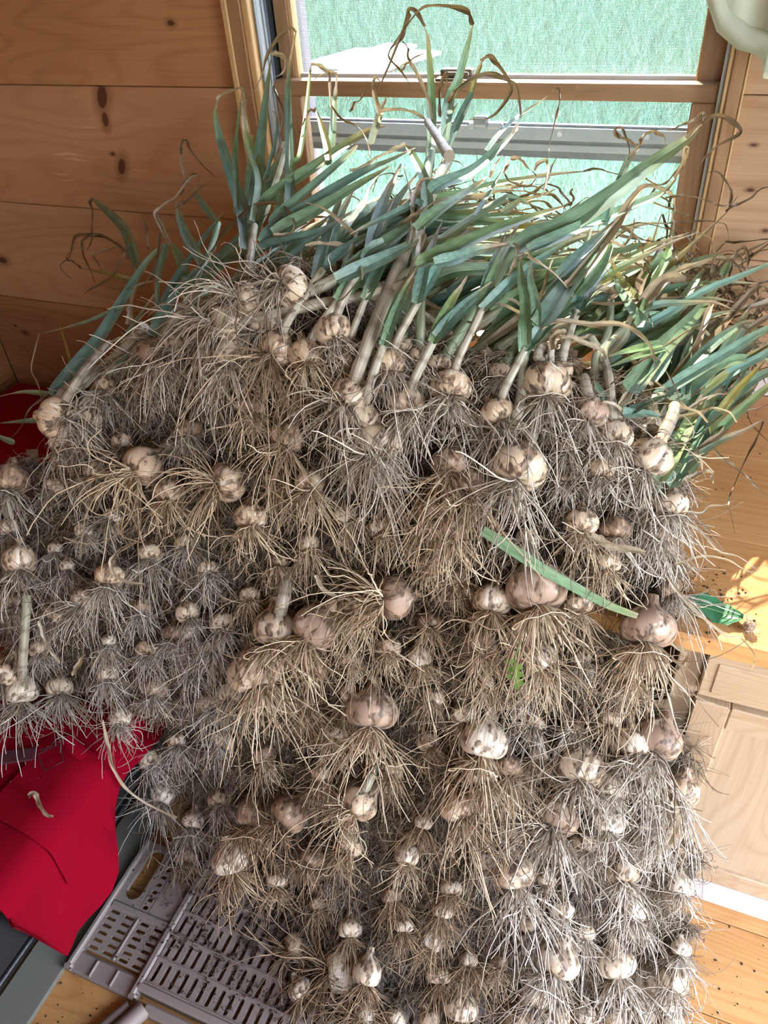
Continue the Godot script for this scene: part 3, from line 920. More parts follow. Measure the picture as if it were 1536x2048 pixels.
# a tuft of roots that leaves a root plate in direction D and hangs; unit: metres
func root_tuft(s: int, d: Vector3, count: int, longest: float, spread: float, droop: float, thick := 1.0, shortest := 0.5) -> ArrayMesh:
	rng.seed = 5000 + s
	var m := MB.new()
	var right := d.cross(Vector3.UP if absf(d.y) < 0.95 else Vector3.RIGHT).normalized()
	var up := right.cross(d)
	for k in count:
		var a := rng.randf() * TAU
		var rr := sqrt(rng.randf())
		var p := (right * cos(a) + up * sin(a)) * rr * 0.009
		var dir := (d + (right * cos(a) + up * sin(a)) * rr * spread + Vector3(rng.randf_range(-.45, .45), rng.randf_range(-.45, .45), rng.randf_range(-.45, .45))).normalized()
		var length := longest * lerpf(shortest, 1.0, pow(rng.randf(), 1.3))
		var segs := 10
		var step := length / segs
		var pts := PackedVector3Array()
		var rad := PackedFloat32Array()
		var cols := PackedColorArray()
		var tone := rng.randf()
		var col := Color(0.31, 0.245, 0.18).lerp(Color(0.93, 0.86, 0.74), pow(tone, 1.35))
		if rng.randf() < 0.15:
			col = Color(0.24, 0.175, 0.125)
		var axis := Vector3(rng.randf_range(-1, 1), rng.randf_range(-1, 1), rng.randf_range(-1, 1)).normalized()
		var bend := rng.randfn(0.0, 0.26) * (2.2 if rng.randf() < 0.15 else 1.0)
		var thin := rng.randf_range(0.00048, 0.00092) * thick
		var hang := droop * rng.randf_range(0.3, 1.5)
		for g in segs + 1:
			pts.append(p)
			rad.append(thin * (1.1 - 0.5 * g / segs))
			cols.append(col)
			p += dir * step
			if rng.randf() < 0.22:
				bend = -bend * rng.randf_range(0.5, 1.4)
				axis = (axis + Vector3(rng.randf_range(-1, 1), rng.randf_range(-1, 1), rng.randf_range(-1, 1)) * 0.8).normalized()
			dir = (dir.rotated(axis, bend) + Vector3.DOWN * hang + Vector3(rng.randf_range(-1, 1), rng.randf_range(-1, 1), rng.randf_range(-1, 1)) * 0.13).normalized()
		m.tube(pts, rad, 3, cols)
	return m.mesh()

func make_tufts() -> void:
	# root plate turned up 20, level, 30, 60 and 85 degrees down: four of each
	for k in 5:
		var p := deg_to_rad([-20.0, 5.0, 30.0, 58.0, 84.0][k])
		var row := []
		for q in 5:
			row.append(root_tuft(k * 10 + q, Vector3(0, -sin(p), cos(p)), 74 + 10 * (q % 3), 0.125 + 0.014 * q, [1.5, 1.4, 1.3, 1.25, 1.2][k], [0.13, 0.15, 0.14, 0.11, 0.08][k], 1.45, 0.25))
		root_meshes.append(row)
	for s in 9:
		bulb_meshes.append(make_bulb(s))

# one garlic plant: WIDE across the bulb, its root plate turned towards yaw TURN and tipped DOWN (degrees)
func garlic(label: String, at: Vector3, wide: float, turn: float, down: float, skin: int, roots := 0, stem := 0.045, group := "") -> Node3D:
	var o := thing("garlic_plant", label, "garlic", at, group)
	var ya := deg_to_rad(turn)
	var pi_ := deg_to_rad(down)
	var d := Vector3(sin(ya) * cos(pi_), -sin(pi_), cos(ya) * cos(pi_))
	var k := taken["garlic_plant"] as int
	var y := -d
	var x := y.cross(Vector3(0.2, 0.4, 0.9)).normalized()
	var r := wide / 2.0
	var b := Basis(x, y, x.cross(y)).rotated(y, k * 2.399) * Basis.from_scale(Vector3(r, r, r))
	part("bulb", bulb_meshes[k % bulb_meshes.size()], M.skins[skin], o, Transform3D(b, Vector3.ZERO))
	var cls := 0 if down < -8.0 else 1 if down < 17.0 else 2 if down < 44.0 else 3 if down < 71.0 else 4
	if roots >= 0:
		var size := clampf(wide / 0.06, 0.75, 1.3) * (0.92 + 0.05 * (k % 4))
		var rt := part("roots", root_meshes[cls][(k * 3 + k / 5) % 5], M.roots[roots], o, Transform3D(Basis(Vector3.UP, ya).scaled(Vector3.ONE * size), d * r * 0.60))
		rt.set_meta("kind", "stuff")
	if roots >= 0:
		heap.append(at)
		heap_root.append(d)
	if stem > 0.0:
		var back := (y * 0.35 + Vector3(-0.05, 0.02, -1.0)).normalized()
		stalk(o, [y * r * 1.2, y * r * 1.9 + back * stem * 0.3, y * r * 1.9 + back * stem], r * 0.27, r * 0.22, 0.0, 0.25)
	return o

# a stem along PTS (relative to the plant), from papery cream near the bulb to leaf green; FROM and TO say where on that scale it begins and ends
func stalk(o: Node3D, pts: Array, r0: float, r1: float, from := 0.0, to := 1.0) -> void:
	var n := 6 + 5 * pts.size()
	var p := curve(pts, n)
	var rad := PackedFloat32Array()
	var cols := PackedColorArray()
	var scale_ := [Color(0.62, 0.54, 0.42), Color(0.66, 0.61, 0.48), Color(0.56, 0.58, 0.40), Color(0.30, 0.40, 0.24), Color(0.20, 0.33, 0.23)]
	var k := taken["garlic_plant"] as int
	for g in n:
		var q := float(g) / (n - 1)
		rad.append(lerpf(r0, r1, q) * (1.0 + 0.10 * (1.0 if (g + k) % 6 == 0 else 0.0)))
		var u := clampf(lerpf(from, to, q), 0.0, 1.0) * 3.999
		var c: Color = scale_[int(u)].lerp(scale_[mini(int(u) + 1, 4)], u - int(u))
		if u < 1.6 and (g * 7 + k * 3) % 5 == 0:
			c = c.lerp(Color(0.20, 0.14, 0.09), 0.55)      # soil and withered sheath
		cols.append(c)
	var m := MB.new()
	m.tube(p, rad, 10, cols, true)
	part("stem", m.mesh(), M.stem, o)

# a leaf along PTS (relative to the plant): folded at its keel, WIDE across; KIND g green, y yellowing, d dry tan, b brown and twisted; TAN says from where on it is withered
func leaf(o: Node3D, wide: float, kind: String, pts: Array, tan_from := 0.78, tip := 0.12) -> void:
	var n := clampi(7 * pts.size(), 14, 46)
	var p := curve(pts, n)
	var m := MB.new()
	rng.seed = taken.get("leaf_count", 0) + 31
	taken["leaf_count"] = taken.get("leaf_count", 0) + 1
	var hint := Vector3(rng.randf_range(-0.25, 0.45), 0.72, rng.randf_range(0.35, 0.85)).normalized()
	var ph := rng.randf() * TAU
	var tw := rng.randf_range(-0.25, 0.25)
	var warm := rng.randf()
	var dark := rng.randf_range(0.72, 1.12)
	var edge_tan := rng.randf_range(0.0, 0.5)
	var across := Vector3.ZERO
	for k in n:
		var q := float(k) / (n - 1)
		var t := (p[mini(k + 1, n - 1)] - p[maxi(k - 1, 0)]).normalized()
		var want := t.cross(hint)
		if want.length() > 0.25:
			want = want.normalized()
			across = want if across == Vector3.ZERO or want.dot(across) > 0.0 else -want
			across = across
		elif across == Vector3.ZERO:
			across = t.cross(Vector3.RIGHT).normalized()
		across = (across - t * across.dot(t)).normalized()
		var dry := smoothstep(tan_from - 0.10, tan_from + 0.12, q) if kind == "g" or kind == "y" else 1.0
		var spin := tw * q * 2.0 + dry * (0.5 * sin(q * 9.0 + ph)) * (2.2 if kind == "b" else 0.9)
		var b := across.rotated(t, spin)
		var nn := b.cross(t).normalized()
		var w := wide * (0.80 + 0.20 * smoothstep(0.0, 0.2, q)) * lerpf(1.0, tip, pow(q, 1.9)) / 2.0
		w *= 1.0 - 0.25 * dry * (0.5 + 0.5 * sin(q * 31.0 + ph))
		var fold := lerpf(0.80, 0.40, smoothstep(0.0, 0.6, q)) + 0.7 * dry * (1.0 if kind != "g" else 0.6)
		for j in 6:
			var s: float = [-1.0, -0.5, 0.0, 0.0, 0.5, 1.0][j]
			var half := -1.0 if j < 3 else 1.0
			var c := Color(0.235, 0.42, 0.355).lerp(Color(0.28, 0.45, 0.20), warm * warm) * dark
			if q < 0.12:
				c = c.lerp(Color(0.36, 0.46, 0.30), 0.5 * (1.0 - q / 0.12))
			var tan := Color(0.50, 0.37, 0.235).lerp(Color(0.60, 0.50, 0.37), warm)
			var brown := Color(0.21, 0.135, 0.075).lerp(Color(0.30, 0.20, 0.11), warm)
			if kind == "y":
				c = c.lerp(Color(0.52, 0.40, 0.075), clampf(0.35 + 0.8 * q - 0.25 * absf(s), 0.0, 0.95))
			elif kind == "g":
				c = c.lerp(Color(0.50, 0.43, 0.12), clampf(2.2 * (q - tan_from + 0.28), 0.0, 0.8) * (0.45 + 0.55 * absf(s)))
				if j == 5 and q > 0.2 and edge_tan > 0.2:
					c = c.lerp(Color(0.50, 0.36, 0.13), edge_tan)
			c = c.lerp(brown if kind == "b" else tan, dry * (0.95 if kind != "y" else 0.75))
			if (kind == "g" or kind == "y") and q > tan_from + 0.14:
				c = c.lerp(brown, smoothstep(tan_from + 0.14, 1.1, q) * 0.8)
			m.tint = c
			var at := p[k] + b * s * w + nn * (absf(s) * fold * w * 0.75)
			m.put(at, (nn - b * half * fold * 0.75).normalized(), Vector2(s * 0.24 + 0.5, q * 1.6))
	m.grid(0, n, 6)
	part("leaf", m.mesh(), M.leaf, o)

# the plants deeper in the heap whose bulbs lie behind others: stems run back to the window, leaves spread and bend at the wall
func heap_plants() -> void:
	var ridge := [Vector3(-1.07, 0.99, -0.96), Vector3(-0.87, 1.10, -1.03), Vector3(-0.70, 1.19, -1.04), Vector3(-0.55, 1.215, -1.07), Vector3(-0.43, 1.165, -1.05), Vector3(-0.30, 1.13, -1.07), Vector3(-0.15, 1.10, -1.09), Vector3(-0.03, 1.035, -1.08), Vector3(0.015, 0.96, -1.06)]
	var count := 64
	for k in count:
		rng.seed = 7700 + k
		var u := (k % 24 + rng.randf()) / 24.0 * (ridge.size() - 1.001)
		if k >= 48:
			u = 0.1 + 3.3 * rng.randf()
		var deep := (k / 24) * 0.04 + rng.randf() * 0.03 - 0.01
		if k >= 48:
			deep = -0.055 + 0.05 * rng.randf()
		var base: Vector3 = (ridge[int(u)] as Vector3).lerp(ridge[int(u) + 1], u - int(u)) + Vector3(0, -deep, -0.01 - 0.05 * rng.randf())
		var x := base.x
		var zone := "sloping toward the plank wall" if x < -0.75 else "lying behind the ridge toward the window's middle" if x < -0.3 else "leaning toward the window's right stile"
		var sway := lerpf(0.62, 0.10, clampf((x + 1.1) / 1.1, 0.0, 1.0)) + rng.randf_range(-0.22, 0.28)
		if k >= 48:
			sway = rng.randf_range(0.05, 0.45)
		var dir := Vector3(sway, rng.randf_range(-0.02, 0.25), -1.0).normalized()
		var o := thing("garlic_plant", "garlic plant inside the heap, mostly leaves, " + zone, "garlic", base, "leafy garlic plants inside the heap, " + zone)
		var r := rng.randf_range(0.023, 0.029)
		part("bulb", bulb_meshes[k % 9], M.skins[k % 4], o, Transform3D(Basis(Vector3.RIGHT, -1.3).scaled(Vector3(r, r, r)), Vector3.ZERO))
		part("roots", root_meshes[2 + k % 3][k % 5], M.roots[k % 3], o, Transform3D(Basis(Vector3.UP, rng.randf_range(-0.6, 0.6)), Vector3(0, 0, 0.012))).set_meta("kind", "stuff")
		var sl := rng.randf_range(0.10, 0.22)
		var bend := Vector3(rng.randf_range(-0.03, 0.03), rng.randf_range(-0.02, 0.03), 0)
		stalk(o, [dir * 0.03, dir * sl * 0.5 + bend, dir * sl], 0.0085, 0.0095, 0.05, 0.85)
		for g in 2:
			var pd := dir * sl * rng.randf_range(0.3, 0.8)
			var dd := Vector3(rng.randf_range(-1, 1), rng.randf_range(0.0, 0.5), rng.randf_range(-0.2, 0.7)).normalized()
			var dry := [pd]
			for h in 5:
				pd += dd * rng.randf_range(0.018, 0.034)
				dd = (dd + Vector3(rng.randf_range(-.4, .4), rng.randf_range(-.5, .05), rng.randf_range(-.2, .3))).normalized()
				dry.append(pd)
			leaf(o, rng.randf_range(0.008, 0.016), "d", dry, 0.0, 0.3)
		var leaves := 7 + k % 3
		for q in leaves:
			var from := dir * sl * (0.62 + 0.38 * q / leaves) + bend * (1.0 - float(q) / leaves)
			var side := (1.0 if q % 2 == 0 else -1.0) * rng.randf_range(0.1, 0.5)
			var ld := (dir + Vector3(0.55, 0.3, 0.4) * side + Vector3(rng.randf_range(-.12, .12), rng.randf_range(-0.05, 0.22), 0)).normalized()
			var len := rng.randf_range(0.26, 0.50)
			var pts := [from - dir * 0.01]
			var p := from
			var steps := 6
			for g in steps:
				p += ld * len / steps
				ld = (ld + Vector3(rng.randf_range(-.10, .10), rng.randf_range(-.20, .10) - 0.03 * g, 0.02)).normalized()
				var wp := base + p
				if wp.z < -1.64:
					p.z = -1.64 - base.z + rng.randf() * 0.03
					ld = Vector3(ld.x * 0.8 + 0.1, absf(ld.y) * 0.6 + 0.25, 0.06).normalized()
				if wp.x > -0.02 and wp.y < 0.835:
					p.y = 0.835 - base.y
				wp = base + p
				if wp.y > 1.21 + 0.05 * sin(k):
					ld.y = -absf(ld.y) * 0.5
				pts.append(p)
			var roll := rng.randf()
			leaf(o, rng.randf_range(0.016, 0.027), "g" if roll < 0.66 else "y" if roll < 0.84 else "d", pts, rng.randf_range(0.62, 0.92))
			for e in 2:
				if rng.randf() < 0.62:
					var pt := p
					var td := (ld + Vector3(rng.randf_range(-.8, .8), rng.randf_range(-.6, .5), rng.randf_range(0.0, .5))).normalized()
					var tipp := [pt]
					for g in 5:
						pt += td * rng.randf_range(0.014, 0.034)
						td = (td + Vector3(rng.randf_range(-.7, .7), rng.randf_range(-.7, .4), rng.randf_range(-.1, .4))).normalized()
						if base.z + pt.z < -1.66:
							pt.z = -1.65 - base.z
						tipp.append(pt)
					leaf(o, rng.randf_range(0.004, 0.008), "b", tipp)

# a little weed with lobed leaflets along a thin stalk
func sprig(label: String, at: Vector3, size: float) -> void:
	o = thing("weed_sprig", label, "weed", at)
	var green := mat(Color8(92, 122, 46), 0.7)
	var st := MB.new()
	st.tube(PackedVector3Array([Vector3(0, 0.008, -0.03), Vector3(0, 0, 0), Vector3(0.004, -0.022, 0.004), Vector3(0.006, -0.046, 0.003)]), PackedFloat32Array([0.0011, 0.001, 0.0008, 0.0005]), 5)
	part("stalk", st.mesh(), green, o)
	for k in 9:
		var q := k / 8.0
		var m := MB.new()
		var side := Vector3([-1.0, 1.0, 0.15][k % 3], -0.35, 0.25).normalized()
		var root := Vector3(0.005 * q, -0.046 * q, 0.003)
		var across := side.cross(Vector3(0.1, 0.3, 0.9)).normalized()
		for r in 6:
			var e := r / 5.0
			var w := size * 0.0065 * sin(PI * clampf(e * 0.9 + 0.08, 0, 1)) * (1.0 + 0.3 * sin(r * 3.0))
			for j in 3:
				m.put(root + side * size * 0.019 * e + across * w * (j - 1), Vector3(0.1, 0.3, 0.9), Vector2())
		m.grid(0, 6, 3)
		part("leaflet", m.mesh(), green, o)

# the inside of the heap: soil, roots and stems packed together behind the bulbs in front, and a mat of loose roots over it
func heap_inside() -> void:
	var step := 0.025
	var nx := 64
	var ny := 52
	var x0 := -1.36
	var zs := PackedFloat32Array()
	zs.resize(nx * ny)
	var inside := PackedByteArray()
	inside.resize(nx * ny)
	var nz := noise(611, 7.0, 3)
	for b in ny:
		for a in nx:
			var q := Vector2(x0 + a * step, b * step)
			var wsum := 0.0
			var z := 0.0
			var near := 9.0
			var quads := 0
			for p in heap:
				var d2 := Vector2(p.x, p.y).distance_squared_to(q)
				near = minf(near, d2)
				if d2 < 0.026:
					quads |= 1 << ((1 if p.x > q.x else 0) + (2 if p.y > q.y else 0))
				if d2 < 0.04:
					var w := 1.0 / (d2 + 0.0006)
					z += p.z * w
					wsum += w
			inside[b * nx + a] = 1 if near < 0.0012 or quads == 15 else 0
			zs[b * nx + a] = (z / wsum if wsum > 0.0 else -1.0) - 0.085 + 0.03 * nz.get_noise_2d(q.x, q.y)
	var m := MB.new()
	var spots := []
	for b in ny - 1:
		for a in nx - 1:
			var ok := true
			for q in [0, 1, nx, nx + 1]:
				ok = ok and inside[b * nx + a + q] == 1
			if not ok:
				continue
			var ps := []
			for q in [[0, 0], [1, 0], [1, 1], [0, 1]]:
				ps.append(Vector3(x0 + (a + q[0]) * step, (b + q[1]) * step, zs[(b + q[1]) * nx + a + q[0]]))
			var nn: Vector3 = (ps[1] - ps[0]).cross(ps[3] - ps[0]).normalized()
			if nn.z < 0.0:
				nn = -nn
			m.quad(ps[0], ps[1], ps[2], ps[3], nn)
			spots.append([(ps[0] + ps[2]) / 2.0, nn])
	var core := MeshInstance3D.new()
	core.name = "packed_soil"
	core.mesh = m.mesh()
	core.material_override = M.core
	add_child(core)
	tag(core, "dry packed soil and root crumbs deep in the gaps between the stacked bulbs", "soil", "", "stuff")
	for p in heap:
		spots.append([p + Vector3(0.0, 0.0, -0.060), Vector3.BACK])
	rng.seed = 4242
	var mm := MultiMesh.new()
	mm.transform_format = MultiMesh.TRANSFORM_3D
	mm.use_colors = true
	mm.mesh = root_tuft(99, Vector3(0, -0.35, 0.93).normalized(), 26, 0.095, 2.3, 0.14, 1.25, 0.3)
	mm.mesh.surface_set_material(0, M.mat_roots)
	mm.instance_count = spots.size() * 3
	for k in spots.size() * 3:
		var p: Vector3 = spots[k / 3][0] + Vector3(rng.randf_range(-.014, .014), rng.randf_range(-.014, .014), rng.randf_range(0.0, 0.032))
		mm.set_instance_transform(k, Transform3D(Basis(Vector3.UP, rng.randf_range(-0.9, 0.9)).rotated(Vector3.BACK, rng.randf_range(-0.5, 0.5)).scaled(Vector3.ONE * rng.randf_range(0.55, 1.05)), p))
		var t := rng.randf_range(0.34, 1.02)
		mm.set_instance_color(k, Color(t, t * rng.randf_range(0.92, 1.0), t * rng.randf_range(0.85, 1.0)))
	var g := MultiMeshInstance3D.new()
	g.name = "root_tangle"
	g.multimesh = mm
	add_child(g)
	tag(g, "tangle of loose dry garlic roots matted over the heap's face between the bulbs", "roots", "", "stuff")

func details() -> void:
	# soil crumbs on the worktop, the floor and the crates
	var crumb := MB.new()
	for k in 7:
		for q in 6:
			var th := PI * k / 6.0
			var ph := TAU * q / 6.0
			var dir := Vector3(sin(th) * cos(ph), cos(th), sin(th) * sin(ph))
			crumb.put(dir * Vector3(1, 0.7, 0.9) * (1.0 + 0.25 * sin(k * 3.0 + q * 2.0)), dir, Vector2())
	crumb.grid(0, 7, 6, true)
	rng.seed = 99
	var spots := []
	for k in 260:
		spots.append(Vector3(0.10 + absf(rng.randfn(0, 0.055)) - 0.045, COUNTER + 0.001, -0.99 + rng.randfn(0, 0.05)))
	for k in 60:
		spots.append(Vector3(rng.randf_range(0.06, 0.3), COUNTER + 0.001, rng.randf_range(-1.5, -0.93)))
	var clump := noise(808, 14.0, 3)
	for k in 14000:
		var q := Vector3(-0.50 + rng.randfn(0, 0.17), rng.randf_range(0.026, 0.038), -0.50 + rng.randfn(0, 0.085))
		if clump.get_noise_2d(q.x, q.z) + 0.9 * (-0.40 - q.z) * -2.0 - 0.55 * smoothstep(-0.42, -0.34, q.z) > -0.12 - 0.25 * smoothstep(-0.45, -0.55, q.z):
			spots.append(q)
	for k in 240:
		spots.append(Vector3(-0.86 + rng.randfn(0, 0.06), 0.03, -0.53 + rng.randfn(0, 0.06)))
	for k in 150:
		spots.append(Vector3(rng.randf_range(-1.0, -0.75), 0.001, rng.randf_range(-0.34, -0.12)))
	for k in 120:
		spots.append(Vector3(rng.randf_range(0.2, 0.5), 0.001, rng.randf_range(-0.9, -0.55)))
	for k in 60:
		spots.append(Vector3(rng.randf_range(-1.3, -1.0), 0.445, rng.randf_range(-0.62, -0.35)))
	var mm := MultiMesh.new()
	mm.transform_format = MultiMesh.TRANSFORM_3D
	mm.mesh = crumb.mesh()
	mm.mesh.surface_set_material(0, M.soil)
	mm.instance_count = spots.size()
	for k in spots.size():
		var sz := 0.0006 + 0.0022 * pow(rng.randf(), 4.0)
		if spots[k].x < -0.3 and spots[k].y > 0.02:
			sz *= 1.1
		mm.set_instance_transform(k, Transform3D(Basis(Vector3.UP, rng.randf() * TAU).scaled(Vector3.ONE * sz), spots[k]))
	var g := MultiMeshInstance3D.new()
	g.name = "soil_crumbs"
	g.multimesh = mm
	add_child(g)
	tag(g, "dark soil crumbs scattered on the worktop, crates and floor", "soil", "", "stuff")
	# a broad green leaf lying on the worktop
	var o := thing("fallen_leaf", "broad dark green leaf lying flat near the worktop's front edge", "leaf", Vector3(0.118, COUNTER + 0.002, -0.962))
	var m := MB.new()
	for k in 13:
		var q := k / 12.0
		var w := 0.027 * pow(sin(PI * clampf(q * 0.93 + 0.05, 0, 1)), 0.7)
		for j in 7:
			var s := (j - 3) / 3.0
			var rag := 1.0 + 0.10 * sin(k * 2.3 + j)
			m.put(Vector3(-0.04 + 0.085 * q, 0.004 + 0.006 * absf(s) + 0.004 * sin(q * 7.0), s * w * rag + 0.012 * q), Vector3.UP, Vector2(s, q))
	m.grid_normals(0, 13, 7, false)
	for k in m.n.size():
		if m.n[k].y < 0.0:
			m.n[k] = -m.n[k]
	m.grid(0, 13, 7)
	var lm := mat(Color8(58, 122, 84), 0.45)
	part("blade", m.mesh(), lm, o)
	var rib := MB.new()
	rib.tube(PackedVector3Array([Vector3(-0.042, 0.006, 0), Vector3(0, 0.008, 0.006), Vector3(0.045, 0.007, 0.012)]), PackedFloat32Array([0.0013, 0.001, 0.0004]), 6)
	part("midrib", rib.mesh(), mat(Color8(120, 160, 104), 0.5), o)
	# a crumpled dry bulb base beside it
	var d := thing("dry_root_crown", "small crumpled grey root crown lying by itself at the worktop's edge", "scrap", Vector3(0.172, COUNTER + 0.011, -0.936))
	part("crown", bulb_meshes[2], M.skins[4], d, Transform3D(Basis(Vector3(1, 0.2, 0.5).normalized(), 1.9).scaled(Vector3.ONE * 0.010), Vector3.ZERO))
	part("roots", root_tuft(555, Vector3(0.4, 0.5, 0.3).normalized(), 26, 0.02, 1.6, 0.12, 0.6), M.roots[2], d).set_meta("kind", "stuff")

func V(x: float, y: float, z: float) -> Vector3:
	return Vector3(x, y, z)

var o: Node3D

func heap_a() -> void:
	o = garlic("garlic bulb crowning the heap, soiled roots splayed toward its neighbour", V(-.601,1.264,-1.020), 0.067, -34, -25, 1, 0, 0.0)
	stalk(o, [V(.009,-.018,-.012), V(.054,-.001,-.024), V(.094,.015,-.076), V(.106,.023,-.158)], 0.0104, 0.0088, 0.25, 0.62)
	leaf(o, 0.0295, "g", [V(.086,.016,-.044), V(.133,.040,-.134), V(.149,.050,-.173), V(.159,.058,-.196)], 0.95)
	leaf(o, 0.0265, "g", [V(.077,.011,-.012), V(.117,.023,-.055), V(.154,.036,-.092), V(.180,.046,-.137)], 0.90)
	leaf(o, 0.0189, "g", [V(.121,.039,-.109), V(.103,.033,-.089), V(.103,.027,-.063), V(.119,.014,-.017)], 0.90)
	o = garlic("soiled bulb beside the heap's crowning bulb, its roots short and stubby", V(-.671,1.246,-.996), 0.059, -29, -9, 1, 0, 0.0)
	stalk(o, [V(-.008,-.006,-.012), V(-.027,.020,-.064), V(-.080,.046,-.187)], 0.0076, 0.0064, 0.0, 0.4207840077192389)
	leaf(o, 0.0280, "g", [V(-.097,.020,-.204), V(-.123,.051,-.294), V(-.120,.091,-.360)], 0.76)
	leaf(o, 0.0292, "g", [V(-.104,.031,-.225), V(-.188,.064,-.369), V(-.215,.127,-.449)], 0.82)
	leaf(o, 0.0284, "g", [V(-.092,.025,-.198), V(-.125,.069,-.321), V(-.113,.129,-.401)], 0.83)
	o = garlic("mottled bulb below the crown with a long cream stem pointing at the window", V(-.704,1.216,-.971), 0.072, -36, 3, 1, 0, 0.0)
	stalk(o, [V(.013,-.007,-.012), V(.091,.012,-.027), V(.139,.022,-.042), V(.188,.026,-.070), V(.247,.036,-.095), V(.292,.050,-.111)], 0.0094, 0.0080, 0.0, 0.2)
	o = garlic("white bulb with one dark blotch under the long cream-stemmed bulb", V(-.688,1.166,-.950), 0.069, 20, 29, 1, 0, 0.0)
	stalk(o, [V(-.009,-.007,-.012), V(.011,.039,-.033), V(.028,.086,-.109)], 0.0068, 0.0058, 0.0, 0.45164604925736346)
	leaf(o, 0.0254, "g", [V(.017,.070,-.111), V(.029,.101,-.168), V(.046,.124,-.234)], 0.82)
	leaf(o, 0.0260, "g", [V(.021,.079,-.119), V(.046,.117,-.201), V(.077,.144,-.300)], 0.80)
	leaf(o, 0.0253, "g", [V(.022,.076,-.106), V(.061,.118,-.185), V(.102,.142,-.289)], 0.72)
	o = garlic("brown mottled bulb where the heap slopes down to the left plank wall", V(-.868,1.130,-.979), 0.063, 53, 21, 3, 0, 0.0)
	stalk(o, [V(-.011,-.008,-.012), V(.013,.034,-.035), V(.031,.073,-.119)], 0.0095, 0.0081, 0.0, 0.3872323733254859)
	leaf(o, 0.0235, "g", [V(.016,.058,-.120), V(.041,.095,-.200), V(.109,.145,-.231)], 0.79)
	leaf(o, 0.0262, "g", [V(.019,.062,-.124), V(.045,.109,-.220), V(.115,.165,-.271)], 0.93)
	leaf(o, 0.0209, "g", [V(.022,.068,-.130), V(.087,.112,-.178), V(.175,.154,-.197)], 0.92)
	o = garlic("tan bulb with long pale roots hanging beneath the crowning pair", V(-.609,1.180,-.962), 0.063, -9, 15, 2, 1, 0.0)
	stalk(o, [V(-.008,-.007,-.012), V(.019,.046,-.026), V(.048,.097,-.101)], 0.0076, 0.0065, 0.0, 0.4427634040348398)
	leaf(o, 0.0210, "g", [V(.041,.090,-.109), V(.008,.116,-.241), V(-.000,.152,-.360)], 0.72)
	leaf(o, 0.0242, "g", [V(.043,.093,-.111), V(.063,.107,-.181), V(.099,.122,-.236)], 0.80)
	leaf(o, 0.0257, "g", [V(.046,.090,-.084), V(.005,.118,-.227), V(-.012,.158,-.360)], 0.71)
	o = garlic("medium tan stained garlic bulb close right of the tan bulb beneath the crown", V(-.557,1.177,-.965), 0.056, 32, 29, 2, 1, 0.0)
	stalk(o, [V(-.007,-.007,-.012), V(.016,.036,-.016), V(.043,.078,-.066)], 0.0079, 0.0067, 0.0, 0.3661908292038015)
	leaf(o, 0.0249, "g", [V(.042,.077,-.067), V(.079,.101,-.133), V(.128,.120,-.192)], 0.78)
	leaf(o, 0.0190, "g", [V(.043,.076,-.057), V(.023,.101,-.133), V(.005,.121,-.228)], 0.80)
	leaf(o, 0.0237, "g", [V(.044,.075,-.045), V(.057,.097,-.106), V(.079,.115,-.167)], 0.78)
	o = garlic("flattened white bulb under the pale stems behind the top ridge", V(-.520,1.209,-.993), 0.060, 39, 24, 1, 0, 0.0)
	stalk(o, [V(-.006,-.007,-.012), V(.012,.043,-.026), V(.019,.084,-.121)], 0.0071, 0.0060, 0.0, 0.39208192656918095)
	leaf(o, 0.0231, "g", [V(.011,.073,-.130), V(.005,.103,-.248), V(.020,.137,-.356)], 0.86)
	leaf(o, 0.0237, "g", [V(.013,.074,-.122), V(.041,.095,-.204), V(.086,.116,-.270)], 0.76)
	leaf(o, 0.0231, "g", [V(.014,.079,-.133), V(-.012,.109,-.257), V(-.019,.146,-.376)], 0.70)
	o = garlic("small tan stained garlic bulb close above the tall thick-stemmed bulb", V(-.501,1.159,-.987), 0.043, 39, 23, 2, 1, 0.0)
	stalk(o, [V(-.006,-.007,-.012), V(.013,.048,-.010), V(.024,.099,-.061)], 0.0064, 0.0054, 0.0, 0.42315958826125133)
	leaf(o, 0.0210, "g", [V(.025,.090,-.042), V(.027,.125,-.134), V(.037,.153,-.245)], 0.87)
	leaf(o, 0.0179, "g", [V(.026,.098,-.051), V(-.001,.133,-.167), V(-.017,.169,-.299)], 0.72)
	leaf(o, 0.0208, "g", [V(.028,.103,-.052), V(.031,.130,-.130), V(.041,.151,-.221)], 0.85)
	o = garlic("speckled bulb whose tall thick white stem rises across the leaves to the window", V(-.475,1.129,-.941), 0.066, -12, 13, 1, 0, 0.0)
	stalk(o, [V(-.006,-.008,-.012), V(.011,.035,-.007), V(.020,.072,-.037), V(.023,.114,-.109), V(.025,.146,-.172), V(.017,.162,-.252), V(.015,.177,-.303), V(.016,.203,-.375), V(.006,.224,-.492)], 0.0112, 0.0096, 0.0, 0.42)
	stalk(o, [V(.163,.357,-.012), V(.077,.321,-.225), V(-.018,.292,-.444)], 0.0072, 0.0061, 0.3, 0.36)
	leaf(o, 0.0261, "g", [V(.029,.211,-.321), V(.036,.217,-.346), V(.072,.222,-.419), V(.104,.247,-.493), V(.113,.256,-.547)], 0.90)
	leaf(o, 0.0097, "d", [V(.117,.257,-.517), V(.116,.263,-.541), V(.116,.267,-.557)])
	leaf(o, 0.0275, "g", [V(.040,.185,-.219), V(.063,.200,-.284), V(.088,.208,-.366), V(.108,.219,-.406)], 0.74)
	leaf(o, 0.0083, "d", [V(.107,.215,-.406), V(.109,.227,-.434), V(.114,.239,-.460)])
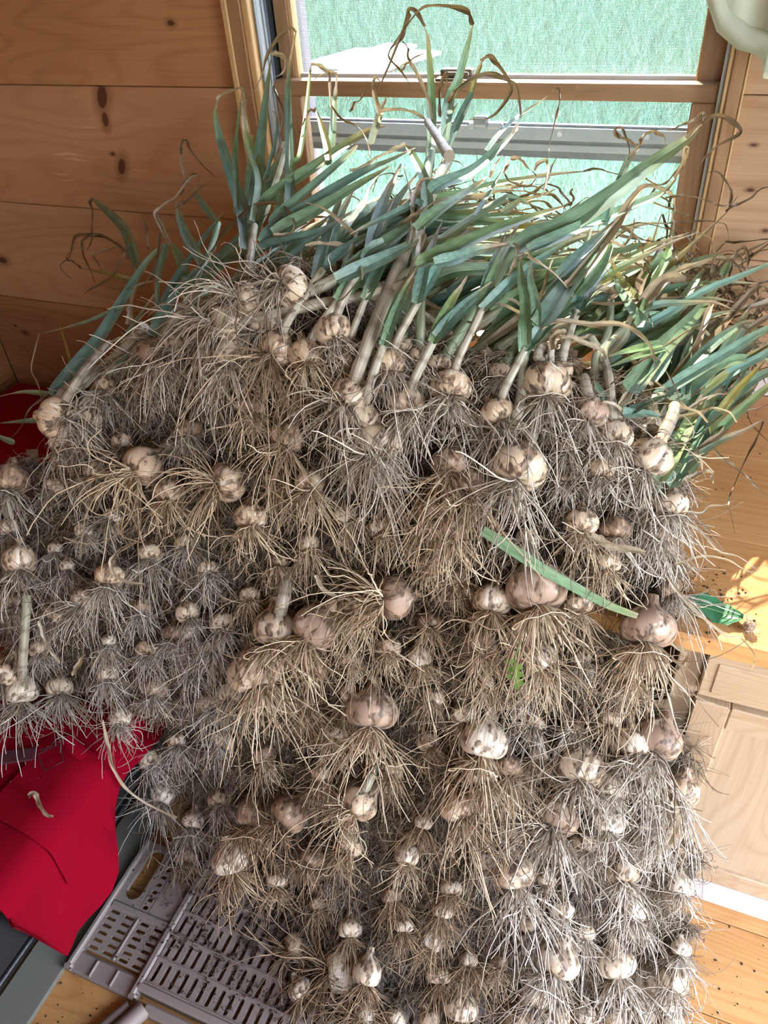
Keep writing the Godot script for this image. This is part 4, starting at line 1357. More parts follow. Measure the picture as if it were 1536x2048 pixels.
	leaf(o, 0.0228, "g", [V(.039,.188,-.260), V(.032,.199,-.294), V(-.000,.220,-.369), V(-.048,.236,-.445), V(-.074,.246,-.475)], 0.86)
	leaf(o, 0.0107, "d", [V(-.065,.249,-.457), V(-.086,.243,-.431), V(-.113,.233,-.399), V(-.140,.224,-.369)])
	leaf(o, 0.0132, "d", [V(.016,.204,-.271), V(.008,.213,-.303), V(.004,.222,-.333), V(.012,.226,-.344), V(.030,.226,-.347)])
	leaf(o, 0.0145, "d", [V(.057,.191,-.210), V(.063,.186,-.181), V(.074,.180,-.125), V(.070,.165,-.086)])
	leaf(o, 0.0101, "d", [V(.041,.176,-.182), V(.027,.187,-.239), V(-.000,.205,-.303), V(-.052,.230,-.404)])
	o = garlic("white bulb just below the bulb with the tall thick stem", V(-.453,1.094,-.932), 0.064, 12, 22, 1, 0, 0.0)
	stalk(o, [V(-.006,-.008,-.012), V(.014,.058,-.006), V(.026,.119,-.054)], 0.0080, 0.0068, 0.0, 0.31722560154706914)
	leaf(o, 0.0191, "g", [V(.027,.111,-.041), V(.029,.152,-.095), V(.041,.191,-.151)], 0.86)
	leaf(o, 0.0189, "g", [V(.029,.114,-.038), V(.035,.151,-.088), V(.052,.187,-.136)], 0.73)
	leaf(o, 0.0170, "g", [V(.031,.121,-.040), V(.036,.162,-.096), V(.050,.200,-.155)], 0.74)
	garlic("wide white bulb, third down beneath the tall thick stem", V(-.434,1.061,-.922), 0.079, 12, 22, 1, 0)
	o = garlic("tan streaked bulb on the heap's left shoulder with a thick ringed stem", V(-1.073,1.008,-.900), 0.086, 90, 0, 2, 0, 0.0)
	stalk(o, [V(.005,.016,-.012), V(.003,.033,-.033), V(.025,.044,-.067), V(.043,.052,-.105), V(.081,.084,-.137), V(.129,.128,-.156)], 0.0130, 0.0110, 0.0, 0.35)
	stalk(o, [V(.022,.035,-.012), V(.040,.066,-.047), V(.024,.070,-.119), V(.006,.065,-.180)], 0.0088, 0.0075, 0.0, 0.12)
	leaf(o, 0.0332, "g", [V(-.044,.007,-.051), V(-.047,.014,-.070), V(-.046,.036,-.141), V(-.042,.060,-.215), V(-.042,.103,-.315), V(-.014,.156,-.380), V(.028,.189,-.400)], 0.97)
	leaf(o, 0.0191, "g", [V(.033,.190,-.393), V(.048,.186,-.370), V(.072,.171,-.304), V(.154,.173,-.178), V(.174,.158,-.140)], 0.97)
	leaf(o, 0.0132, "g", [V(-.011,.101,-.261), V(-.069,.074,-.285), V(-.162,.033,-.302), V(-.232,.010,-.302), V(-.304,-.009,-.294)], 0.70)
	leaf(o, 0.0074, "d", [V(-.308,-.012,-.298), V(-.268,-.009,-.243), V(-.206,-.010,-.157), V(-.145,-.007,-.107), V(-.105,-.007,-.071), V(-.078,-.013,-.039)])
	leaf(o, 0.0116, "y", [V(-.053,.027,-.123), V(-.063,.026,-.132), V(-.158,.016,-.223), V(-.295,-.007,-.350)], 0.95)
	leaf(o, 0.0125, "g", [V(-.021,.014,-.046), V(-.126,-.014,-.082), V(-.196,-.035,-.102), V(-.278,-.064,-.111)], 0.75)
	leaf(o, 0.0167, "g", [V(-.041,-.018,-.004), V(-.117,-.043,-.021), V(-.214,-.075,-.038)], 0.97)
	leaf(o, 0.0132, "g", [V(-.114,-.065,.022), V(-.159,-.075,.007), V(-.230,-.089,-.019)], 0.97)
	leaf(o, 0.0064, "b", [V(-.044,.014,-.059), V(-.082,-.004,-.058), V(-.123,-.028,-.049), V(-.121,-.048,-.015), V(-.143,-.073,.009)])
	o = garlic("small pinkish garlic bulb close below the ringed-stem left shoulder bulb", V(-1.082,.952,-.897), 0.054, 41, 24, 3, 0, 0.0)
	stalk(o, [V(-.014,-.011,-.012), V(.043,.062,-.026), V(.095,.127,-.105)], 0.0100, 0.0085, 0.0, 0.4612102078325827)
	leaf(o, 0.0275, "g", [V(.074,.103,-.097), V(.166,.165,-.122), V(.271,.220,-.129)], 0.71)
	leaf(o, 0.0250, "g", [V(.080,.109,-.099), V(.073,.153,-.190), V(.118,.216,-.241)], 0.82)
	leaf(o, 0.0211, "g", [V(.082,.108,-.089), V(.142,.152,-.115), V(.226,.200,-.113)], 0.73)
	garlic("round tan bulb with roots sweeping left on the heap's upper left face", V(-.870,.961,-.870), 0.083, -17, 10, 2, 1)
	garlic("orange-tan bulb with a curved flank right of the upper left round bulb", V(-.700,.956,-.879), 0.074, -26, -9, 2, 1, 0.0)
	garlic("tan soil-streaked bulb at the centre of the upper root curtain", V(-.580,1.051,-.909), 0.057, -3, 17, 2, 1)
	garlic("small soil-caked garlic bulb above right of the upper left round tan bulb", V(-.793,1.015,-.927), 0.048, 20, 19, 4, 2)
	garlic("medium tan stained garlic bulb below right of the upper left round tan bulb", V(-.810,.926,-.851), 0.057, 19, 23, 2, 1, 0.0)
	garlic("small clean white garlic bulb left of the upper left round tan bulb", V(-.998,.919,-.874), 0.046, 12, 22, 0, 2)
	garlic("soil-caked bulb with white flecks at the heap's far left edge", V(-1.196,.877,-.839), 0.078, 24, 25, 4, 2, 0.0)
	garlic("medium tan stained garlic bulb below right of the orange-tan bulb", V(-.647,.910,-.850), 0.060, 25, 22, 2, 1, 0.0)
	garlic("medium tan stained garlic bulb below the upper curtain's tan bulb", V(-.538,.985,-.885), 0.053, 24, 18, 2, 1, 0.0)
	garlic("medium soil-caked garlic bulb above left of the upper curtain's tan bulb", V(-.649,1.088,-.924), 0.053, 26, 20, 4, 1)
	garlic("tiny clean white garlic bulb well above the clean white left bulb", V(-1.002,.825,-.804), 0.039, 31, 23, 0, 2, 0.0)
	garlic("tiny clean white garlic bulb below the white-flecked far left bulb", V(-1.192,.793,-.791), 0.041, 34, 24, 0, 2, 0.0)
	garlic("small white brown-flecked garlic bulb close above left of the upper left round tan bulb", V(-.940,.973,-.907), 0.043, 30, 25, 1, 2)
	o = garlic("medium tan stained garlic bulb above right of the tall thick-stemmed bulb", V(-.425,1.168,-.988), 0.058, 29, 24, 2, 0, 0.0)
	stalk(o, [V(-.005,-.007,-.012), V(.013,.041,-.015), V(.035,.089,-.061)], 0.0069, 0.0059, 0.0, 0.3738307950553908)
	leaf(o, 0.0226, "g", [V(.032,.082,-.052), V(.047,.115,-.118), V(.060,.130,-.227)], 0.71)
	leaf(o, 0.0185, "g", [V(.035,.088,-.054), V(.046,.119,-.123), V(.057,.133,-.231)], 0.90)
	leaf(o, 0.0219, "g", [V(.035,.084,-.042), V(.028,.125,-.111), V(.014,.145,-.238)], 0.73)
	o = garlic("medium tan stained garlic bulb left of the broad root drape bulb", V(-.389,1.117,-.964), 0.060, 19, 24, 2, 0, 0.0)
	stalk(o, [V(-.005,-.008,-.012), V(.014,.045,-.008), V(.033,.094,-.053)], 0.0079, 0.0068, 0.0, 0.3876861465122774)
	leaf(o, 0.0214, "g", [V(.032,.087,-.038), V(.060,.114,-.096), V(.099,.139,-.146)], 0.92)
	leaf(o, 0.0203, "g", [V(.034,.090,-.035), V(.041,.124,-.085), V(.055,.154,-.141)], 0.75)
	leaf(o, 0.0185, "g", [V(.036,.098,-.040), V(.060,.124,-.093), V(.093,.147,-.143)], 0.90)
	o = garlic("tan bulb with a broad drape of roots below the middle of the leaves", V(-.329,1.134,-1.000), 0.067, 14, 20, 2, 0, 0.0)
	stalk(o, [V(-.004,-.007,-.012), V(.010,.047,-.017), V(.028,.100,-.075)], 0.0069, 0.0059, 0.0, 0.32593782755922135)
	leaf(o, 0.0194, "g", [V(.026,.095,-.076), V(.024,.136,-.131), V(.020,.159,-.236)], 0.80)
	leaf(o, 0.0180, "g", [V(.026,.091,-.067), V(.032,.144,-.146), V(.035,.169,-.301)], 0.70)
	leaf(o, 0.0199, "g", [V(.029,.100,-.070), V(.074,.138,-.140), V(.117,.138,-.289)], 0.94)
	o = garlic("small flat-topped bulb left of the two-stemmed bulb", V(-.251,1.106,-.990), 0.057, 43, 21, 2, 0, 0.0)
	stalk(o, [V(-.003,-.008,-.012), V(.007,.036,-.020), V(.024,.080,-.067)], 0.0077, 0.0066, 0.0, 0.4673397358557291)
	leaf(o, 0.0190, "g", [V(.022,.072,-.066), V(.045,.112,-.109), V(.064,.111,-.233)], 0.76)
	leaf(o, 0.0224, "g", [V(.023,.076,-.062), V(.014,.125,-.100), V(.009,.161,-.170)], 0.71)
	leaf(o, 0.0236, "g", [V(.024,.079,-.059), V(.064,.105,-.150), V(.105,.074,-.363)], 0.92)
	o = garlic("big white mottled bulb with two stems under the tall pale leaves", V(-.189,1.132,-1.049), 0.081, 14, 20, 1, 0, 0.0)
	stalk(o, [V(-.005,.015,-.012), V(-.012,.029,-.015), V(-.020,.037,-.020), V(-.018,.049,-.033)], 0.0088, 0.0075, 0.0, 0.15)
	stalk(o, [V(.005,.012,-.012), V(-.001,.049,-.020), V(-.001,.056,-.041)], 0.0058, 0.0049, 0.0, 0.2)
	leaf(o, 0.0128, "d", [V(.002,.060,-.001), V(.002,.068,-.018), V(.005,.072,-.035), V(.013,.067,-.049), V(.013,.062,-.032)])
	leaf(o, 0.0112, "d", [V(.010,.068,-.027), V(.029,.055,-.050), V(.058,.037,-.070), V(.070,.029,-.070), V(.076,.024,-.060), V(.070,.025,-.050)])
	o = garlic("pinkish white bulb with a thick cream stem right of the two-stemmed bulb", V(-.119,1.102,-1.038), 0.062, -5, 24, 3, 0, 0.0)
	stalk(o, [V(-.003,.010,-.012), V(-.007,.020,-.016), V(-.014,.029,-.031), V(-.020,.031,-.048)], 0.0100, 0.0085, 0.0, 0.12)
	leaf(o, 0.0097, "b", [V(-.018,.048,-.018), V(-.032,.059,-.026), V(-.053,.068,-.014), V(-.060,.073,-.012)])
	o = garlic("small tan stained garlic bulb close above right of the two-stemmed bulb", V(-.176,1.138,-1.084), 0.040, 23, 25, 2, 0, 0.0)
	stalk(o, [V(-.002,-.007,-.012), V(.001,.034,-.016), V(.003,.062,-.086)], 0.0079, 0.0067, 0.0, 0.3343643181073474)
	leaf(o, 0.0213, "g", [V(.002,.057,-.086), V(-.013,.094,-.184), V(-.013,.138,-.274)], 0.93)
	leaf(o, 0.0252, "g", [V(.003,.058,-.074), V(.004,.070,-.195), V(.020,.095,-.293)], 0.82)
	leaf(o, 0.0227, "g", [V(.003,.060,-.071), V(.011,.061,-.203), V(.035,.074,-.314)], 0.90)
	o = garlic("bulb with bristling roots below the curled orange dry leaf", V(-.073,1.073,-1.032), 0.056, 3, 18, 1, 0, 0.0)
	stalk(o, [V(-.007,.009,-.012), V(-.017,.045,-.024), V(-.034,.067,-.075), V(-.053,.071,-.121), V(-.072,.086,-.139)], 0.0072, 0.0061, 0.05, 0.5)
	leaf(o, 0.0138, "g", [V(-.012,.037,-.016), V(-.035,.053,-.031), V(-.049,.063,-.045)], 0.97)
	leaf(o, 0.0125, "d", [V(-.005,.046,-.007), V(.002,.047,-.033), V(.011,.043,-.069), V(.024,.036,-.101), V(.034,.027,-.114), V(.034,.024,-.098), V(.019,.033,-.056), V(.002,.043,-.016)])
	leaf(o, 0.0081, "d", [V(-.027,.057,.007), V(-.009,.050,-.000), V(.005,.038,-.005), V(.010,.032,-.001)])
	garlic("long pale bulb with clean side at the heap's upper right edge", V(-.020,1.039,-1.030), 0.078, -17, 24, 1, 0)
	garlic("medium white brown-flecked garlic bulb close right of the wide bulb under the tall stem", V(-.408,1.062,-.928), 0.052, 11, 22, 1, 0)
	garlic("dirty white bulb above the brown bulb on the heap's upper middle", V(-.307,1.041,-.929), 0.064, 9, 21, 4, 1)
	garlic("dark brown soil-caked bulb beneath the dirty white bulb", V(-.268,1.020,-.915), 0.059, -2, 23, 4, 1, 0.0)
	garlic("large bright bulb with dark soil flecks alone on the upper right face", V(-.199,1.055,-.931), 0.086, -2, 19, 1, 0)
	garlic("small clean white garlic bulb close left of the flat-topped bulb", V(-.291,1.082,-.990), 0.042, 17, 23, 0, 0)
	garlic("tiny pinkish garlic bulb close below the flat-topped bulb", V(-.258,1.070,-.981), 0.026, 16, 23, 3, 0)
	garlic("tiny tan stained garlic bulb below left of the pink thick-stemmed bulb", V(-.140,1.056,-1.009), 0.034, 13, 23, 2, 0)
	garlic("medium tan stained garlic bulb below the bristling upper right bulb", V(-.084,1.035,-.988), 0.045, 12, 18, 2, 0)
	garlic("tiny clean white garlic bulb close left of the bulb nearest the worktop", V(-.017,.973,-.998), 0.034, 11, 22, 0, 0, 0.0)
	o = garlic("bulb nearest the bare worktop at the heap's right shoulder", V(.025,.985,-.998), 0.051, 10, 22, 1, 0, 0.0)
	leaf(o, 0.0059, "d", [V(.002,-.009,-.006), V(.016,-.023,-.017), V(.049,-.053,-.062), V(.060,-.059,-.092), V(.087,-.081,-.131), V(.106,-.093,-.173)])
	leaf(o, 0.0058, "d", [V(.005,-.015,.010), V(.016,-.027,.001), V(.054,-.064,-.025), V(.087,-.095,-.026), V(.121,-.118,-.048), V(.167,-.149,-.048)])
	leaf(o, 0.0057, "d", [V(.021,-.053,.074), V(.029,-.057,.063), V(.059,-.075,.016), V(.100,-.103,-.018), V(.140,-.130,-.032), V(.167,-.141,-.075)])
	leaf(o, 0.0062, "d", [V(.013,-.049,.104), V(.036,-.073,.113), V(.062,-.095,.119), V(.109,-.128,.119), V(.133,-.141,.106), V(.157,-.156,.121), V(.153,-.156,.152)])
	garlic("medium soil-caked garlic bulb left of the bulb nearest the worktop", V(-.046,.962,-.944), 0.049, 12, 22, 4, 0, 0.0)

func heap_b() -> void:
	garlic("medium tan stained garlic bulb well above right of the very wide purple bulb", V(-.097,.974,-.929), 0.053, 13, 22, 2, 1, 0.0)
	garlic("medium soil-caked garlic bulb below left of the dark soil-caked upper bulb", V(-.327,.971,-.892), 0.055, 18, 22, 4, 1, 0.0)
	garlic("medium pinkish garlic bulb below the dark soil-caked upper bulb", V(-.293,.949,-.879), 0.061, 18, 17, 3, 1, 0.0)
	garlic("small tan stained garlic bulb close below the bulb nearest the worktop", V(.014,.939,-.982), 0.042, 10, 22, 2, 0, 0.0)
	garlic("medium white brown-flecked garlic bulb well above left of the clean white left bulb", V(-1.124,.772,-.734), 0.067, 33, 24, 1, 2, 0.0)
	garlic("tiny clean white garlic bulb well below right of the white-flecked far left bulb", V(-1.067,.785,-.775), 0.030, 32, 24, 0, 2, 0.0)
	garlic("medium tan stained garlic bulb close above right of the clean white left bulb", V(-.906,.791,-.740), 0.056, 21, 22, 2, 2, 0.0)
	garlic("clean white small bulb amid grey roots on the left face", V(-.971,.727,-.719), 0.053, 2, 16, 0, 2, 0.0)
	garlic("small white brown-flecked garlic bulb well above left of the biggest lobed bulb", V(-.771,.716,-.763), 0.048, 47, 19, 1, 2, 0.0)
	garlic("small pinkish garlic bulb well left of the biggest lobed bulb", V(-.799,.674,-.740), 0.043, 16, 26, 3, 2, 0.0)
	garlic("tiny clean white garlic bulb well left of the biggest lobed bulb", V(-.766,.676,-.748), 0.038, 37, 26, 0, 2, 0.0)
	garlic("small white brown-flecked garlic bulb left of the brown-necked pair bulb", V(-.701,.705,-.769), 0.052, 28, 16, 1, 2, 0.0)
	o = garlic("bulb with a brown upright neck, left of a close pair in mid heap", V(-.577,.743,-.760), 0.084, 17, 32, 1, 1, 0.0)
	stalk(o, [V(.006,.027,-.012), V(.012,.062,-.027), V(-.010,.064,-.083)], 0.0122, 0.0104, 0.02, 0.05)
	garlic("pinkish bulb, right of the close pair in mid heap", V(-.501,.762,-.770), 0.086, -16, 21, 3, 1, 0.0)
	garlic("small tan stained garlic bulb close above right of the pinkish pair bulb", V(-.481,.778,-.810), 0.040, 22, 20, 2, 1, 0.0)
	garlic("biggest white lobed bulb at the heap's centre left with thick hanging roots", V(-.625,.639,-.734), 0.108, 41, 25, 1, 1, 0.0)
	garlic("small white brown-flecked garlic bulb close below left of the biggest lobed bulb", V(-.695,.552,-.724), 0.054, 28, 14, 1, 2, 0.0)
	garlic("small clean white garlic bulb close above left of the large pinkish middle bulb", V(-.441,.624,-.754), 0.041, 22, 19, 0, 1, 0.0)
	garlic("large pinkish brown bulb by itself in the middle of the heap", V(-.389,.627,-.730), 0.094, 14, 28, 3, 1, 0.0)
	o = garlic("clean bulb with a bare upright pale stem at the left edge", V(-1.143,.498,-.620), 0.071, 21, 42, 0, 2, 0.0)
	stalk(o, [V(-.003,.017,-.012), V(.037,.100,-.012), V(.058,.174,-.033), V(.050,.227,-.075)], 0.0094, 0.0080, 0.12, 0.5)
	garlic("medium white brown-flecked garlic bulb close above left of the bare-stemmed left edge bulb", V(-1.181,.530,-.631), 0.074, -6, 27, 1, 2, 0.0)
	garlic("lowest bulb at the left edge, roots dangling over the red jacket", V(-1.172,.398,-.609), 0.085, -7, 26, 1, 0, 0.0)
	garlic("small white brown-flecked garlic bulb right of the bare-stemmed left edge bulb", V(-1.068,.502,-.652), 0.055, 35, 16, 1, 2, 0.0)
	garlic("small clean white garlic bulb well below the clean white left bulb", V(-.941,.573,-.677), 0.045, 31, 21, 0, 2, 0.0)
	garlic("small pinkish garlic bulb well below right of the clean white left bulb", V(-.844,.547,-.690), 0.050, 19, 20, 3, 2, 0.0)
	garlic("small clean white garlic bulb well right of the bulb dangling over the jacket", V(-.925,.469,-.649), 0.047, 33, 15, 0, 2, 0.0)
	garlic("tiny clean white garlic bulb well below left of the upper left round tan bulb", V(-1.028,.766,-.756), 0.032, 32, 23, 0, 2, 0.0)
	garlic("tiny white brown-flecked garlic bulb above left of the brown-necked pair bulb", V(-.647,.767,-.799), 0.039, 27, 16, 1, 1, 0.0)
	garlic("tiny tan stained garlic bulb left of the sideways pinkish bulb", V(-.450,.787,-.818), 0.037, 22, 20, 2, 1, 0.0)
	garlic("small tan stained garlic bulb well below right of the clean white left bulb", V(-.852,.634,-.713), 0.049, 32, 11, 2, 2, 0.0)
	garlic("small white brown-flecked garlic bulb left of the biggest lobed bulb", V(-.718,.652,-.749), 0.048, 29, 11, 1, 2, 0.0)
	garlic("tiny clean white garlic bulb below the clean white left bulb", V(-.930,.646,-.700), 0.030, 31, 22, 0, 2, 0.0)
	garlic("small white brown-flecked garlic bulb well below left of the brown-necked pair bulb", V(-.736,.518,-.709), 0.055, 30, 9, 1, 2, 0.0)
	garlic("pinkish bulb with roots turned sideways right of the close pair", V(-.370,.833,-.816), 0.076, -45, -13, 3, 1, 0.0)
	garlic("very wide purple-blotched bulb below the green strap leaf", V(-.145,.882,-.860), 0.099, 24, 21, 3, 1, 0.0)
	garlic("oblong soiled bulb left of the very wide purple-blotched bulb", V(-.209,.856,-.838), 0.065, 7, 19, 1, 1, 0.0)
	garlic("small tan stained garlic bulb right of the very wide purple bulb", V(-.080,.849,-.882), 0.044, 13, 20, 2, 1, 0.0)
	garlic("big pink-blotched bulb overhanging the worktop's front edge", V(.027,.843,-.870), 0.086, 6, 28, 3, 1, 0.0)
	garlic("medium tan stained garlic bulb well right of the very wide purple bulb", V(-.050,.922,-.909), 0.047, 12, 21, 2, 1, 0.0)
	garlic("medium clean white garlic bulb close above left of the black-specked white bulb", V(-.156,.811,-.823), 0.047, 15, 20, 0, 1, 0.0)
	garlic("medium pinkish garlic bulb below the oblong soiled bulb", V(-.216,.784,-.805), 0.056, 16, 14, 3, 1, 0.0)
	garlic("white bulb with black specks right of the green weed sprig", V(-.122,.776,-.811), 0.055, 45, 16, 0, 1, 0.0)
	garlic("small tan stained garlic bulb below the sideways pinkish bulb", V(-.377,.727,-.796), 0.044, 21, 14, 2, 1, 0.0)
	garlic("tiny clean white garlic bulb left of the black-specked white bulb", V(-.206,.700,-.798), 0.034, 16, 14, 0, 1, 0.0)
	garlic("small white brown-flecked garlic bulb close above left of the flaking ringed bulb", V(-.233,.633,-.769), 0.048, 17, 13, 1, 1, 0.0)
	garlic("white bulb ringed by flaking papery skin low in the middle right", V(-.189,.621,-.740), 0.084, 5, 33, 0, 1, 0.0)
	garlic("mottled bulb directly beneath the flaking ringed white bulb", V(-.184,.571,-.717), 0.067, 28, 25, 1, 1, 0.0)
	garlic("medium soil-caked garlic bulb close right of the bulb under the flaking one", V(-.140,.585,-.728), 0.049, 15, 18, 4, 1, 0.0)
	garlic("small clean white garlic bulb right of the bulb under the flaking one", V(-.118,.548,-.745), 0.039, 15, 18, 0, 0, 0.0)
	garlic("bright broad bulb with tassel roots left of the pair by the cabinet", V(-.030,.610,-.751), 0.077, 7, 12, 1, 0, 0.0)
	garlic("smaller pale bulb of the pair beside the cabinet's drawer", V(.044,.643,-.803), 0.056, 12, 25, 1, 0, 0.0)
	garlic("larger brown-topped bulb of the pair beside the cabinet's drawer", V(.079,.642,-.821), 0.079, -10, 20, 3, 0, 0.0)
	garlic("medium clean white garlic bulb close below right of the bright tasselled bulb", V(.020,.571,-.760), 0.051, 11, 19, 0, 0, 0.0)
	garlic("bulb pressed against the cabinet door at the heap's right side", V(.133,.553,-.800), 0.061, -1, 23, 2, 0, 0.0)
	garlic("small white brown-flecked garlic bulb close below the smaller drawer-side bulb", V(.070,.564,-.809), 0.043, 10, 19, 1, 0, 0.0)
	garlic("small tan stained garlic bulb close above left of the smaller drawer-side bulb", V(-.001,.662,-.819), 0.040, 10, 8, 2, 1, 0.0)
	garlic("tiny clean white garlic bulb left of the bright tasselled bulb", V(-.099,.591,-.764), 0.037, 14, 13, 0, 1, 0.0)
	garlic("small white brown-flecked garlic bulb below the worktop edge's pink bulb", V(.019,.743,-.855), 0.037, 9, 9, 1, 1, 0.0)
	garlic("small clean white garlic bulb well left of the lower soil-caked bulb", V(-.883,.224,-.637), 0.056, 8, 16, 0, 2, 0.0)
	garlic("soil-caked bulb left of a half white bulb in the lower middle", V(-.632,.320,-.620), 0.066, 15, 17, 4, 3, 0.0)
	garlic("half white, half muddy bulb above the lower left bright bulb", V(-.541,.364,-.627), 0.079, -19, 11, 4, 3, 0.0)
	o = garlic("yellowish bulb with a bent green neck, roots swept left, lower middle", V(-.394,.453,-.650), 0.070, -28, 13, 2, 1, 0.0)
	stalk(o, [V(.001,.015,-.012), V(.013,.045,-.024), V(.006,.030,-.075)], 0.0088, 0.0075, 0.3, 0.55)
	garlic("small clean white garlic bulb above left of the bright bulb above the crates", V(-.804,.186,-.622), 0.050, 17, 18, 0, 2, 0.0)
	garlic("bright clean bulb above the crates at the lower left", V(-.686,.177,-.575), 0.080, 36, 38, 0, 3, 0.0)
	garlic("small tan stained garlic bulb below the green-necked yellowish bulb", V(-.419,.316,-.631), 0.054, -10, 9, 2, 3, 0.0)
	garlic("tiny white brown-flecked garlic bulb right of the bright bulb above the crates", V(-.584,.141,-.586), 0.046, 25, 18, 1, 3, 0.0)
	garlic("long tan bulb standing upright left of the lowest pale bulb", V(-.518,.029,-.515), 0.067, -38, -4, 2, 3, 0.0)
	garlic("pale bulb lying sideways over the crate, roots fanned left", V(-.410,.052,-.500), 0.080, -58, -17, 0, 3, 0.0)
	garlic("mottled bulb right of the pale sideways bulb at the crate", V(-.346,.100,-.501), 0.062, 8, 23, 1, 3, 0.0)
	garlic("small white brown-flecked garlic bulb above the sideways pale crate bulb", V(-.406,.120,-.557), 0.051, 22, 17, 1, 3, 0.0)
	garlic("small tan stained garlic bulb below the bright bulb above the crates", V(-.677,-.005,-.553), 0.054, 28, 11, 2, 3, 0.0)
	garlic("tiny tan stained garlic bulb close right of the upright tan bulb", V(-.496,-.022,-.528), 0.046, 24, 18, 2, 3, 0.0)
	garlic("flat brownish bulb with a fringe spreading right, lower centre", V(-.215,.498,-.680), 0.071, 41, 23, 2, 1, 0.0)
	garlic("pinkish pair-lobed bulb behind roots in the lower right face", V(-.053,.505,-.714), 0.080, -6, 7, 3, 0, 0.0)
	garlic("medium clean white garlic bulb above the dull half-hidden bulb", V(.032,.496,-.738), 0.054, 11, 18, 0, 0, 0.0)
	garlic("small clean white garlic bulb close below left of the bulb against the door", V(.100,.489,-.790), 0.044, 10, 19, 0, 0, 0.0)
	garlic("small clean white garlic bulb well below right of the green-necked yellowish bulb", V(-.303,.338,-.640), 0.048, 9, 10, 0, 1, 0.0)
	garlic("small white brown-flecked garlic bulb close left of the shiny brown-grey bulb", V(-.159,.357,-.670), 0.046, 16, 18, 1, 0, 0.0)
	garlic("shiny brown-grey bulb above a wide white root fringe, lower right", V(-.106,.372,-.660), 0.077, 29, 32, 2, 0, 0.0)
	garlic("dull bulb half under roots right of the shiny brown-grey bulb", V(.070,.390,-.715), 0.055, 21, 12, 2, 0, 0.0)
	garlic("small white brown-flecked garlic bulb well above right of the mottled crate bulb", V(-.225,.240,-.608), 0.043, 6, 23, 1, 3, 0.0)
	garlic("left one of two round bulbs near the floor by the plinth", V(-.002,.227,-.601), 0.076, -10, 26, 1, 0, 0.0)
	garlic("right one of two round bulbs near the floor by the plinth", V(.096,.164,-.659), 0.076, 27, 32, 1, 0, 0.0)
	garlic("whitish bulb at the bottom centre, close to the crate slots", V(-.160,.059,-.520), 0.069, 11, 31, 1, 3, 0.0)
	garlic("small white brown-flecked garlic bulb close right of the bottom centre bulb", V(-.107,.007,-.551), 0.053, 10, 24, 1, 3, 0.0)
	garlic("small clean white garlic bulb close left of the right foot bulb", V(.157,.086,-.680), 0.054, -1, 16, 0, 0, 0.0)
	garlic("lowest bulb at the heap's right foot on the floorboards", V(.204,.135,-.679), 0.057, -2, 16, 1, 0, 0.0)
	garlic("tiny clean white garlic bulb close above the right foot bulb", V(.205,.181,-.719), 0.038, 9, 18, 0, 0, 0.0)
	garlic("small clean white garlic bulb right of the dull half-hidden bulb", V(.175,.334,-.758), 0.045, 9, 18, 0, 0, 0.0)
	garlic("small white brown-flecked garlic bulb above the left plinth bulb", V(-.015,.274,-.669), 0.047, 13, 11, 1, 0, 0.0)
	garlic("small tan stained garlic bulb right of the mottled crate bulb", V(-.271,.001,-.522), 0.052, 7, 15, 2, 3, 0.0)
	garlic("small tan stained garlic bulb above left of the bottom centre bulb", V(-.216,.082,-.551), 0.050, 18, 17, 2, 3, 0.0)
	garlic("medium soil-caked garlic bulb right of the bottom centre bulb", V(-.056,.044,-.540), 0.071, 3, 23, 4, 3, 0.0)
	garlic("tiny clean white garlic bulb below the bulb against the door", V(.114,.439,-.776), 0.038, 9, 12, 0, 0, 0.0)
	garlic("small white brown-flecked garlic bulb below right of the lower pinkish pair-lobed bulb", V(-.001,.420,-.730), 0.045, 12, 12, 1, 0, 0.0)
	garlic("small clean white garlic bulb below the dull half-hidden bulb", V(.108,.266,-.718), 0.047, 8, 5, 0, 0, 0.0)
	garlic("tiny clean white garlic bulb close right of the shiny brown-grey bulb", V(-.051,.332,-.686), 0.035, 13, 11, 0, 0, 0.0)
	garlic("small white brown-flecked garlic bulb below left of the left plinth bulb", V(-.033,.067,-.583), 0.054, 14, 10, 1, 0, 0.0)
	garlic("tiny white brown-flecked garlic bulb above the bottom centre bulb", V(-.163,.138,-.578), 0.037, 17, 10, 1, 3, 0.0)
	garlic("tiny clean white garlic bulb above right of the mottled crate bulb", V(-.294,.184,-.577), 0.039, 20, 17, 0, 3, 0.0)
	garlic("small white brown-flecked garlic bulb well below the flat brownish fringed bulb", V(-.214,.291,-.631), 0.043, 18, 11, 1, 3, 0.0)
	garlic("small white brown-flecked garlic bulb close right of the bright tasselled bulb", V(.005,.564,-.779), 0.039, 11, 13, 1, 0, 0.0)
	garlic("tiny clean white garlic bulb close below the bulb under the flaking one", V(-.166,.487,-.716), 0.034, 16, 12, 0, 1, 0.0)
	garlic("garlic bulb mostly buried under other bulbs' roots, low toward the cabinet", V(-.109,.133,-.597), 0.037, -7, -4, 4, 1, 0.0, "garlic bulbs buried among the roots, low toward the cabinet")
	garlic("garlic bulb mostly buried under other bulbs' roots, midway toward the red jacket", V(-1.117,.576,-.679), 0.043, 41, 19, 2, 2, 0.0, "garlic bulbs buried among the roots, midway toward the red jacket")
	garlic("garlic bulb mostly buried under other bulbs' roots, midway toward the red jacket", V(-.828,.394,-.677), 0.040, 38, 6, 2, 2, 0.0, "garlic bulbs buried among the roots, midway toward the red jacket")
	garlic("garlic bulb mostly buried under other bulbs' roots, high in the middle of the face", V(-.547,.865,-.865), 0.039, 32, 26, 1, 1, 0.0, "garlic bulbs buried among the roots, high in the middle of the face")
